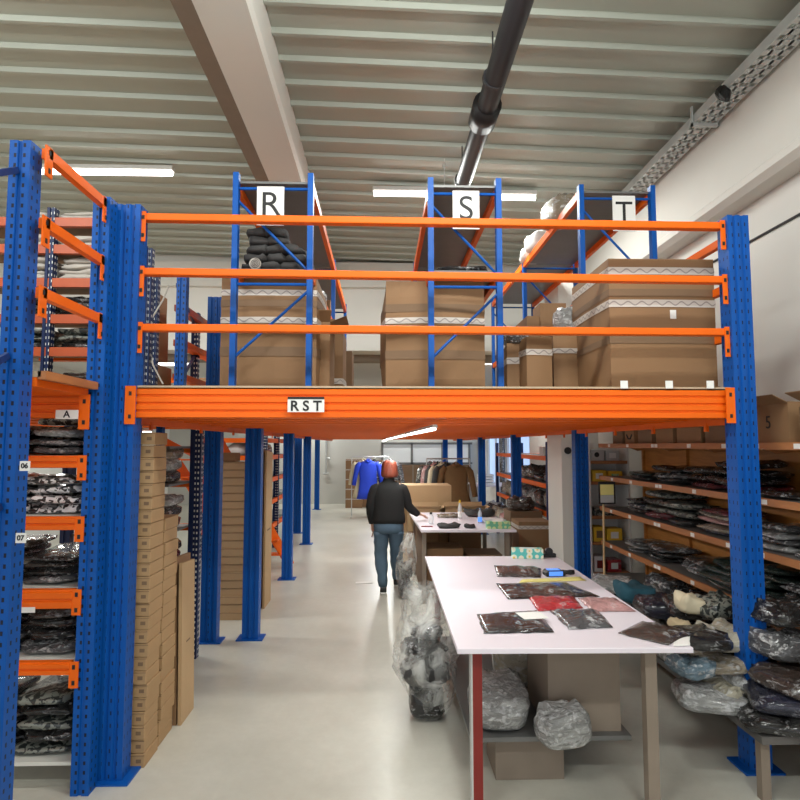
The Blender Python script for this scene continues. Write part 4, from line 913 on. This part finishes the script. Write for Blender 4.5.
# cartons behind table two
carton('carton', 'large pale brown carton with tape behind the farther table', (.72, 9.75, 0), .80, .6, 1.28, 'card_light', bulge=.008, bands=[])
carton('carton', 'open brown carton with flaps left, at back of farther table', (.65, 9.42, .60), .5, .28, .34, 'card_light', flaps=True, bulge=.005)
carton('carton', 'open brown carton with flaps right, at back of farther table', (1.30, 9.45, .60), .62, .28, .34, 'card_light', flaps=True, bulge=.005)
for nm, x in (('left', .65), ('right', 1.3)): carton('carton', 'closed carton carrying the open %s carton behind the farther table' % nm, (x, 9.42, 0), .48, .28, .598, 'card', bulge=.004)
for (x, z0, z1) in ((.46, .85, 1.2), (.62, 1.05, 1.22), (.98, .85, 1.2)): pass

# ------------------------------------------------------------------ big clear bags on the floor
def film_bag(label, c, r0, h, seed, neck=.16, contents=(), lean=(0, 0)):
    t = thing('clear_plastic_bag', label, 'plastic bag', c)
    mb = MB(); NU, NV = 40, 16
    for i in range(NV + 1):
        q = i / NV; rr = r0 * (.72 + .55 * math.sin(min(1, q * 1.25) * math.pi * .75)) if q < .62 else r0 * (1.22 - (q - .62) / .38 * (1.22 - neck / r0))
        if i == 0: rr = r0 * .55
        for j in range(NU):
            th = 2 * math.pi * j / NU; nn = noise.noise(Vector((math.cos(th) * 2 + seed, math.sin(th) * 2, q * 4))) * .34 + noise.noise(Vector((math.cos(th) * 6, math.sin(th) * 6 + seed, q * 7))) * .14
            r2_ = rr * (1 + nn); mb.v.append((r2_ * math.cos(th) + lean[0] * q * q, r2_ * math.sin(th) + lean[1] * q * q, max(.003, h * q + .03 * nn)))
    for i in range(NV):
        for j in range(NU): mb.f.append((i * NU + j, i * NU + (j + 1) % NU, (i + 1) * NU + (j + 1) % NU, (i + 1) * NU + j)); mb.mi.append(0)
    mb.build('film', 'film', t, smooth=True)
    return t
cb = at(430, 660, Z=0)
film_bag('large clear plastic bag of dark garments on floor beside near table', (.34, 4.45, 0), .175, .88, 3.0, .15, lean=(-.02, .15))
for i, (x, y, z, w_, d_, h_, m_, l_) in enumerate(((.32, 4.43, .02, .25, .25, .24, 'bag_black', 'bottom'), (.31, 4.43, .24, .31, .28, .20, 'cloth_dark', 'second'), (.30, 4.45, .42, .30, .26, .13, 'bag_black', 'third'), (.33, 4.48, .54, .20, .2, .10, 'bag_grey', 'top'))):
    pouch('bagged_garment', '%s dark garment packed inside large clear bag on the floor' % l_, 'garment', (x, y, z), w_, d_, h_, m_, .3 * i, lump=.6, sq=.6)
film_bag('smaller clear plastic bag standing between the person and farther table', (.30, 7.75, 0), .10, .80, 9.0, .06, lean=(.05, .1))
pouch('bagged_garment', 'grey and black clothes inside the smaller clear bag', 'garment', (.30, 7.74, .02), .16, .16, .25, 'bag_grey', .2, lump=.5)
pouch('bagged_garment', 'black clothes with pale patch atop the smaller clear bag', 'garment', (.30, 7.75, .25), .15, .15, .2, 'bag_black', .6, lump=.5)
p_ = at(380, 582, Z=0); flat = MB().box(-.12, .12, -.05, .05, 0, .006).build('floor_scrap', 'paper', loc=(at(364, 583, Z=0).x, at(364, 583, Z=0).y, .001)); tag(flat, 'white paper scrap lying on floor left of the person', 'paper scrap'); flat.rotation_euler.z = .1

# ------------------------------------------------------------------ far room: coats, cartons, pipe, shelves
def coat(label, loc, h, w_, mat, rz=0, belt=None, group=None, sleeves=True):
    """coat on a hanger: shoulders, body panel, two sleeves; origin at hanger hook"""
    t = thing('hanging_coat', label, 'coat', loc, group, rz)
    mb = MB(); N = 20; lv = [(0, .30, .35), (-.03, .55, .6), (-.07, .95, .9), (-.14, 1.0, 1), (-.45 * h, .88, 1.0), (-.52 * h, .86, 1), (-.8 * h, 1.08, 1.15), (-h, 1.18, 1.2)]
    for z, a, b in lv:
        for j in range(N):
            th = 2 * math.pi * j / N; f = 1 + .10 * math.sin(5 * th + z * 6) * min(1, -z / h * 1.4)
            mb.v.append((a * w_ / 2 * math.cos(th) * f, .085 * b * math.sin(th) * f, z))
    for i in range(len(lv) - 1):
        for j in range(N): mb.f.append((i * N + j, i * N + (j + 1) % N, (i + 1) * N + (j + 1) % N, (i + 1) * N + j)); mb.mi.append(0)
    mb.f.append(tuple(range(N))); mb.mi.append(0); k = (len(lv) - 1) * N; mb.f.append(tuple(range(k, k + N))[::-1]); mb.mi.append(0)
    mb.build('body', mat, t, smooth=True)
    for s in (-1, 1):
        MB().tube([(s * w_ * .42, 0, -.07), (s * w_ * .56, 0, -.16), (s * w_ * .68, 0, -.42), (s * w_ * .76, -.02, -.66)], [.06, .075, .062, .055], 12).build('sleeve', mat, t, smooth=True)
    mb = MB(); mb.tube([(-.06, -.05, -.01), (0, -.09, -.06), (.06, -.05, -.01), (0, .05, .03), (-.06, -.05, -.01)], .025, 8); mb.build('collar', mat, t, smooth=True)
    if belt: mb = MB(); mb.lathe([(.0, 0)], n=3) if False else None; [mb.v.append((.45 * w_ * math.cos(2 * math.pi * j / N) * 1.02, .095 * math.sin(2 * math.pi * j / N), -.5 * h + dz)) for dz in (-.03, .03) for j in range(N)]; [mb.f.append((j, (j + 1) % N, (j + 1) % N + N, j + N)) or mb.mi.append(0) for j in range(N)]; mb.build('belt', belt, t)
    MB().tube([(0, 0, 0), (0, 0, .06), (.02, 0, .09), (.04, 0, .07)], .006, 6).build('hanger_hook', 'steel', t)
    return t
def rail_stand(label, x0, x1, y, z):
    t = thing('clothes_rail', label, 'clothes rail', ((x0 + x1) / 2, y, 0)); L = (x1 - x0) / 2
    mb = MB(); mb.tube([(-L, 0, z), (L, 0, z)], .014, 8); mb.build('rail', 'steel', t)
    for s in (-1, 1): MB().tube([(s * L, 0, z), (s * L, 0, .05)], .013, 8).build('upright_tube', 'steel', t); MB().tube([(s * L, -.3, .03), (s * L, .3, .03)], .013, 8).build('foot', 'steel', t)
yb = 16.3
cb_ = at(368.5, 460, Y=yb); rail_stand('chrome clothes rail holding the blue coat near the far wall', cb_.x - .45, cb_.x + .55, yb, cb_.z + .09)
coat('royal blue belted coat hanging on the far clothes rail', (cb_.x, yb - .25, cb_.z), 1.02, .50, 'blue_coat', 0, 'blue_coat')
coat('cream coat hanging behind and left of the blue coat', (cb_.x - .13, yb + .0, cb_.z), 1.0, .48, 'cream', .25); coat('black coat hanging behind and right of blue coat', (cb_.x + .16, yb + .25, cb_.z - .02), 1.02, .48, 'sweater', -.25)
coat('grey and white jacket hanging behind the person head', (at(389, 460, Y=yb).x, yb, cb_.z), .55, .50, 'bag_grey', .1)
for ix, (m_, lb) in enumerate((('cloth_dark', 'dark'), ('cream', 'pale'))): pass
yc = 12.2; c2 = at(455, 467, Y=yc); zr = at(455, 463, Y=yc).z
rail_stand('chrome clothes rail with brown coat right of the person', c2.x - .55, c2.x + .35, yc + .35, zr + .08)
coat('brown wool coat hanging front-most on the right clothes rail', (c2.x + .02, yc, zr - .02), .95, .50, 'brown_coat', -.12)
for i, (dx, m_, lb, dy) in enumerate(((-.16, 'cloth_dark', 'charcoal coat just left of brown coat', .18), (-.24, 'cream', 'cream coat on right clothes rail, beside charcoal coat', .26), (-.30, 'cloth_dark', 'black coat between cream and pink coats on right rail', .34), (-.37, 'bag_pink', 'pink coat on right clothes rail, second from left', .42), (-.46, 'camo', 'grey tweed coat leftmost on the right clothes rail', .5))):
    coat(lb, (c2.x + dx, yc + dy, zr - .02), .92, .44, m_, .5)
for i in range(5):
    z = i * .30; carton('carton', 'brown carton in the far wall stack, %s' % ('bottom', 'second', 'middle', 'fourth', 'top')[i], (at(353, 480, Y=18.9).x + .04, 18.7, z), .52, .5, .296, 'card', bulge=.004, bands=[(.27, .03)], group='cartons stacked by the far wall')
carton('carton', 'brown carton right of the far wall stack behind the coats', (at(372, 480, Y=19.0).x, 18.9, 0), .7, .5, 1.45, 'card', bulge=.004)
wp = thing('wall_pipe', 'thin grey pipe with valve running down the far wall', 'pipe', (at(326, 460, Y=19.95).x, 19.93, 0))
MB().tube([(0, 0, 2.6), (0, 0, 1.0)], .03, 8).build('pipe_run', 'steel', wp); MB().tube([(-.09, 0, 1.0), (.1, 0, 1.0)], .03, 8).build('tee', 'steel', wp); MB().tube([(.0, 0, 1.5), (.12, -.03, 1.5), (.12, -.03, 1.42)], .025, 8).build('valve', 'steel', wp)
# far right rack with orange shelves
fr = thing('rack', 'orange shelved rack by the right windows, seen beyond the farther table', 'shelving rack', (2.55, 9.2, 0))
for y in (0, 4.1): 
    for x in (0, .55): upright(fr, x, y, 1.98, .06, .06, 'navy')
for z in (.90, 1.33, 1.76):
    MB().box(-.02, .02, .03, 4.07, z - .07, z).build('beam', 'orange', fr); MB().box(.53, .57, .03, 4.07, z - .07, z).build('beam', 'orange', fr); MB().box(.02, .53, .0, 4.1, z - .025, z - .003).build('shelf_panel', 'shelf_steel', fr)
MB().box(.585, .6, 0, 4.1, .0, 1.98).build('rear_sheet', 'white', fr) if False else None
fl = ['bag_beige', 'bag_brown', 'bag_silver', 'bag_grey', 'bag_pink', 'bag_cream']; fln = ['beige', 'brown', 'silver', 'grey', 'pink', 'cream']
for i in range(7):
    y = 9.5 + i * .55
    pouch('storage_bag', '%s bundle on far orange rack middle shelf, %s from right' % (fln[i % 6], ('first', 'second', 'third', 'fourth', 'fifth', 'sixth', 'seventh')[i]), 'bag', (2.8, y, .90), .42, .5, .30, fl[i % 6], 0, 'bundles on far orange rack', lump=.5, seg=(24, 8))
    if i < 4: pouch('storage_bag', '%s bundle on far orange rack upper shelf, %s from right' % (('brown', 'black', 'brown', 'grey')[i], ('first', 'second', 'third', 'fourth')[i]), 'bag', (2.8, y, 1.33), .42, .5, (.17, .12, .28, .25)[i], ('bag_brown', 'bag_black', 'bag_brown', 'bag_grey')[i], 0, 'upper bundles on far orange rack', lump=.4, seg=(24, 8))
    pouch('storage_bag', '%s bundle low beside far orange rack, %s from right' % (fln[(i + 3) % 6], ('first', 'second', 'third', 'fourth', 'fifth', 'sixth', 'seventh')[i]), 'bag', (2.45, 10.3 + i * .5, .35), .45, .5, .36, fl[(i + 2) % 6], 0, 'low bundles by far orange rack', lump=.5, seg=(24, 8)) if i > 1 else None
sbox('archive_box', 'small white box standing on top of far orange rack', 'box', 2.55, 9.5, 1.762, .18, .2, .14, 'paper', 'card')
carton('carton', 'big taped carton on floor below the far orange rack', (2.22, 8.75, 0), .48, .5, .82, 'card', bulge=.01, bands=[(.74, .05)])
carton('carton', 'second carton behind the big taped one below far orange rack', (2.25, 9.4, 0), .5, .5, .9, 'card_dark', bulge=.01)
pouch('storage_bag', 'brown bag sitting on the second carton below far orange rack', 'bag', (2.2, 9.6, .9), .4, .4, .25, 'bag_brown', 0, lump=.5)
wt = thing('side_table', 'small white table with papers under the annex window', 'table', (2.55, 14.2, 0))
MB().box(-.35, .5, 0, 1.2, .95, .98).build('tabletop', 'tabletop', wt)
for x, y in ((-.3, .05), (.45, .05), (-.3, 1.15), (.45, 1.15)): MB().box(x - .02, x + .02, y - .02, y + .02, 0, .95).build('leg', 'steel', wt)
for i in range(4): tag(MB().box(-.18, .18, 0, .3, 0, .05).build('paper_stack', 'paper', loc=(2.5, 14.4, .982 + i * .065)), 'white paper bundle on small far table, %s' % ORD[i], 'papers', 'paper bundles on the far table')
cu_ = MB()
for i in range(14): cu_.box(3.12 + .02 * (i % 2), 3.16 + .02 * (i % 2), 15.55 + i * .035, 15.585 + i * .035, .4, 2.35)
tag(cu_.build('window_curtain', 'bag_grey'), 'grey pulled-back curtain hanging between the annex windows', 'curtain')

# ------------------------------------------------------------------ the person
def skinned(name, joints, edges, radii, mat, parent, sub=2, root=0):
    me = bpy.data.meshes.new(name); me.from_pydata(joints, edges, []); me.update()
    o = bpy.data.objects.new(name, me); COL.objects.link(o); o.parent = parent
    m = o.modifiers.new('Skin', 'SKIN'); m.use_smooth_shade = True
    if not me.skin_vertices: bpy.context.view_layer.update()
    sv = me.skin_vertices[0].data
    for i, r_ in enumerate(radii):
        sv[i].radius = (r_, r_) if isinstance(r_, (int, float)) else r_; sv[i].use_root = (i == root)
    s = o.modifiers.new('Subdivision', 'SUBSURF'); s.levels = sub; s.render_levels = sub
    me.materials.append(M[mat]); return o
px0 = .09; PY = 8.05
pr_ = thing('person', 'person with short red hair, black sweater and jeans, walking to the farther table', 'person', (px0, PY, 0))
# local frame: x right, y forward (away), z up. Walks away, left foot back, right hand on the table
J = [(0, 0, .93), (0, .0, 1.12), (0, .01, 1.30), (0, .02, 1.41), (0, .03, 1.49), (0, .04, 1.58), (0, .05, 1.66),      # 0-6 spine, neck, head
     (-.09, 0, .90), (-.10, .05, .50), (-.07, -.08, .10), (-.07, .03, .035),                                                       # 7-10 left leg
     (.09, 0, .90), (.10, .12, .50), (.11, .30, .12), (.12, .44, .035),                                                           # 11-14 right leg
     (-.17, .01, 1.38), (-.225, -.02, 1.10), (-.21, .06, .87),                                                                       # 15-17 left arm
     (.17, .01, 1.38), (.24, .04, 1.13), (.40, .20, 1.00)]                                                                           # 18-20 right arm
E_ = [(0, 1), (1, 2), (2, 3), (3, 4), (4, 5), (5, 6), (0, 7), (7, 8), (8, 9), (9, 10), (0, 11), (11, 12), (12, 13), (13, 14), (3, 15), (15, 16), (16, 17), (3, 18), (18, 19), (19, 20)]
Rr = [(.13, .10), (.12, .09), (.13, .08), (.05, .045), .045, .075, .06, .08, .055, .04, .03, .08, .055, .04, .03, .038, .036, .028, .038, .036, .028]
# hands: palm and five fingers on each
def hand(base, d, side, curl=.3):
    d = Vector(d).normalized(); s_ = d.cross(Vector((0, 0, 1)))
    if s_.length < .3: s_ = Vector((0, 1, 0))
    s_.normalize(); s_ *= side; dn = Vector((0, 0, -1)) if abs(d.z) < .7 else Vector((-side, 0, 0))
    k = base; p0 = Vector(J[k]); palm = p0 + d * .06
    J.append(tuple(palm)); E_.append((k, len(J) - 1)); Rr.append((.034, .018)); pk = len(J) - 1
    for q, L in ((-1.5, .058), (-.5, .072), (.5, .076), (1.5, .068)):
        a = p0 + d * .10 + s_ * q * .019; b = a + d * L * .5 + dn * L * .15; c_ = b + d * L * .42 + dn * L * curl
        i = len(J); J.extend([tuple(a), tuple(b), tuple(c_)]); E_.extend([(pk, i), (i, i + 1), (i + 1, i + 2)]); Rr.extend([.0085, .008, .0065])
    a = p0 + d * .035 - s_ * .036; b = a + d * .035 - s_ * .022; i = len(J); J.extend([tuple(a), tuple(b), tuple(b + d * .025)]); E_.extend([(k, i), (i, i + 1), (i + 1, i + 2)]); Rr.extend([.011, .0095, .008])
hand(17, (.02, .15, -1), 1, .1); hand(20, (.85, .55, -.35), -1, .15)
skinned('body', J, E_, Rr, 'skin', pr_)
# head detail: skull, nose, ears, eyes, mouth
hd = MB(); N = 20
for i in range(1, 14):
    ph = -math.pi / 2 + math.pi * i / 14
    for j in range(N):
        th = 2 * math.pi * j / N; wz = .112 * math.sin(ph); taper = 1 - .22 * max(0, -math.sin(ph))
        y = .092 * math.cos(ph) * math.sin(th) * taper; x = .074 * math.cos(ph) * math.cos(th) * taper
        if math.sin(th) > .95 and -.35 < math.sin(ph) < .1: y += .018
        hd.v.append((x, y, wz))
for i in range(12):
    for j in range(N): hd.f.append((i * N + j, i * N + (j + 1) % N, (i + 1) * N + (j + 1) % N, (i + 1) * N + j)); hd.mi.append(0)
hd.f.append(tuple(range(N))[::-1]); hd.mi.append(0); hd.f.append(tuple(range(12 * N, 13 * N))); hd.mi.append(0)
head = hd.build('head', 'skin', pr_, (.01, .05, 1.60), smooth=True)
for s in (-1, 1):
    MB().lathe([(.004, -.02), (.012, -.012), (.014, .008), (.008, .02)], n=10).build('ear', 'skin', head, (s * .074, 0, -.01), smooth=True)
    MB().lathe([(.002, -.008), (.010, 0), (.002, .008)], n=10).build('eye', 'paper', head, (s * .028, .082, .005), smooth=True)
MB().tube([(-.022, .083, -.055), (0, .09, -.057), (.022, .083, -.055)], .005, 6).build('mouth', 'bag_red', head)
# bobbed hair
hm = MB(); N = 36; lv = [(.128, .02), (.122, .055), (.10, .09), (.06, .108), (.01, .115), (-.04, .122), (-.075, .120), (-.095, .108), (-.100, .07)]
for z, r_ in lv:
    for j in range(N):
        th = 2 * math.pi * j / N; f = 1 + .035 * math.sin(13 * th + z * 12) + .05 * noise.noise(Vector((math.cos(th) * 3, math.sin(th) * 3, z * 6))) ; front = math.sin(th) > .55 and z < .05
        rr_ = r_ * (.72 if front else 1) * f
        hm.v.append((rr_ * math.cos(th) * .93, rr_ * math.sin(th) * 1.05 - .004, z + .004 * math.sin(7 * th)))
for i in range(len(lv) - 1):
    for j in range(N): hm.f.append((i * N + j, i * N + (j + 1) % N, (i + 1) * N + (j + 1) % N, (i + 1) * N + j)); hm.mi.append(0)
hm.f.append(tuple(range(N))); hm.mi.append(0); k = (len(lv) - 1) * N; hm.f.append(tuple(range(k, k + N))[::-1]); hm.mi.append(0)
hm.build('hair', 'hair', pr_, (.01, .045, 1.60), smooth=True)
# sweater and jeans
def loft(mb, rings, n=24, fold=.0):
    """rings: (x, y, z, half width, half depth)"""
    k = len(mb.v)
    for i, (x, y, z, a, b) in enumerate(rings):
        for j in range(n):
            t = 2 * math.pi * j / n; f = 1 + fold * noise.noise(Vector((math.cos(t) * 2, math.sin(t) * 2, z * 14)))
            mb.v.append((x + a * f * math.copysign(abs(math.cos(t)) ** .85, math.cos(t)), y + b * f * math.sin(t), z))
    for i in range(len(rings) - 1):
        for j in range(n): mb.f.append((k + i * n + j, k + i * n + (j + 1) % n, k + (i + 1) * n + (j + 1) % n, k + (i + 1) * n + j)); mb.mi.append(0)
    mb.f.append(tuple(range(k, k + n))[::-1]); mb.mi.append(0); e = k + (len(rings) - 1) * n; mb.f.append(tuple(range(e, e + n))); mb.mi.append(0)
sw = MB()
loft(sw, [(0, 0, .895, .205, .135), (0, 0, .91, .222, .15), (0, 0, .96, .220, .150), (0, 0, 1.04, .208, .142), (0, 0, 1.12, .200, .132), (0, .0, 1.20, .205, .13), (0, .01, 1.28, .212, .13), (0, .015, 1.34, .212, .122), (0, .02, 1.385, .195, .105), (0, .025, 1.42, .14, .085), (0, .03, 1.45, .080, .066), (0, .035, 1.49, .070, .06)], 28, .07)
for pts_ in ([(-.13, .015, 1.36), (-.18, .01, 1.34), (-.215, .0, 1.26), (-.245, -.02, 1.12), (-.24, .015, 1.02), (-.222, .055, .90)], [(.13, .015, 1.36), (.18, .015, 1.34), (.22, .02, 1.26), (.255, .04, 1.13), (.315, .11, 1.06), (.39, .195, 1.0)]):
    pts_ = [Vector(p) for p in pts_]; fine = []
    for a, b in zip(pts_, pts_[1:]): fine += [a.lerp(b, q / 3) for q in range(3)]
    fine.append(pts_[-1]); L_ = len(fine) - 1
    sw.tube(fine, [(.070, .078, .070, .060, .056, .044)[min(5, int(q / 3))] * (1 - (q % 3) / 3) + (.070, .078, .070, .060, .056, .044)[min(5, int(q / 3) + 1)] * ((q % 3) / 3) for q in range(L_ + 1)], 14)
sw.build('sweater', 'sweater', pr_, smooth=True)
jn = MB()
loft(jn, [(0, 0, .97, .185, .125), (0, 0, .93, .195, .135), (0, -.005, .88, .200, .150), (0, -.005, .82, .198, .148), (0, -.002, .775, .190, .128)], 28, .03)
for sx_, kn, an in ((-1, (-.105, .04, .50), (-.075, -.075, .10)), (1, (.105, .11, .50), (.115, .29, .11))):
    hip = Vector((sx_ * .095, .0, .80)); kn = Vector(kn); an = Vector(an)
    rings = []
    for q in range(13):
        t = q / 12; p = hip.lerp(kn, t * 2) if t < .5 else kn.lerp(an, t * 2 - 1)
        rr_ = .108 * (1 - t) + .058 * t + .012 * math.exp(-((t - .66) / .12) ** 2) + (.004 * math.sin(q * 2.4))
        rings.append((p.x, p.y, p.z, rr_, rr_ * 1.08))
    loft(jn, rings, 20, .06)
jn.build('jeans', 'jeans', pr_, smooth=True)
for s, (fx, fy, tilt) in enumerate(((-.07, -.06, .35), (.115, .36, 0))):
    sh_ = MB().prism([(-.09, .02), (-.09, .075), (-.04, .10), (.04, .075), (.13, .05), (.155, .02)], -.042, .042, 'x').build('shoe', 'black', pr_, (fx, fy - .0, .012), bevel=.012)
    MB().box(-.045, .045, -.095, .16, 0, .022).build('sole', 'paper', sh_, bevel=.006)
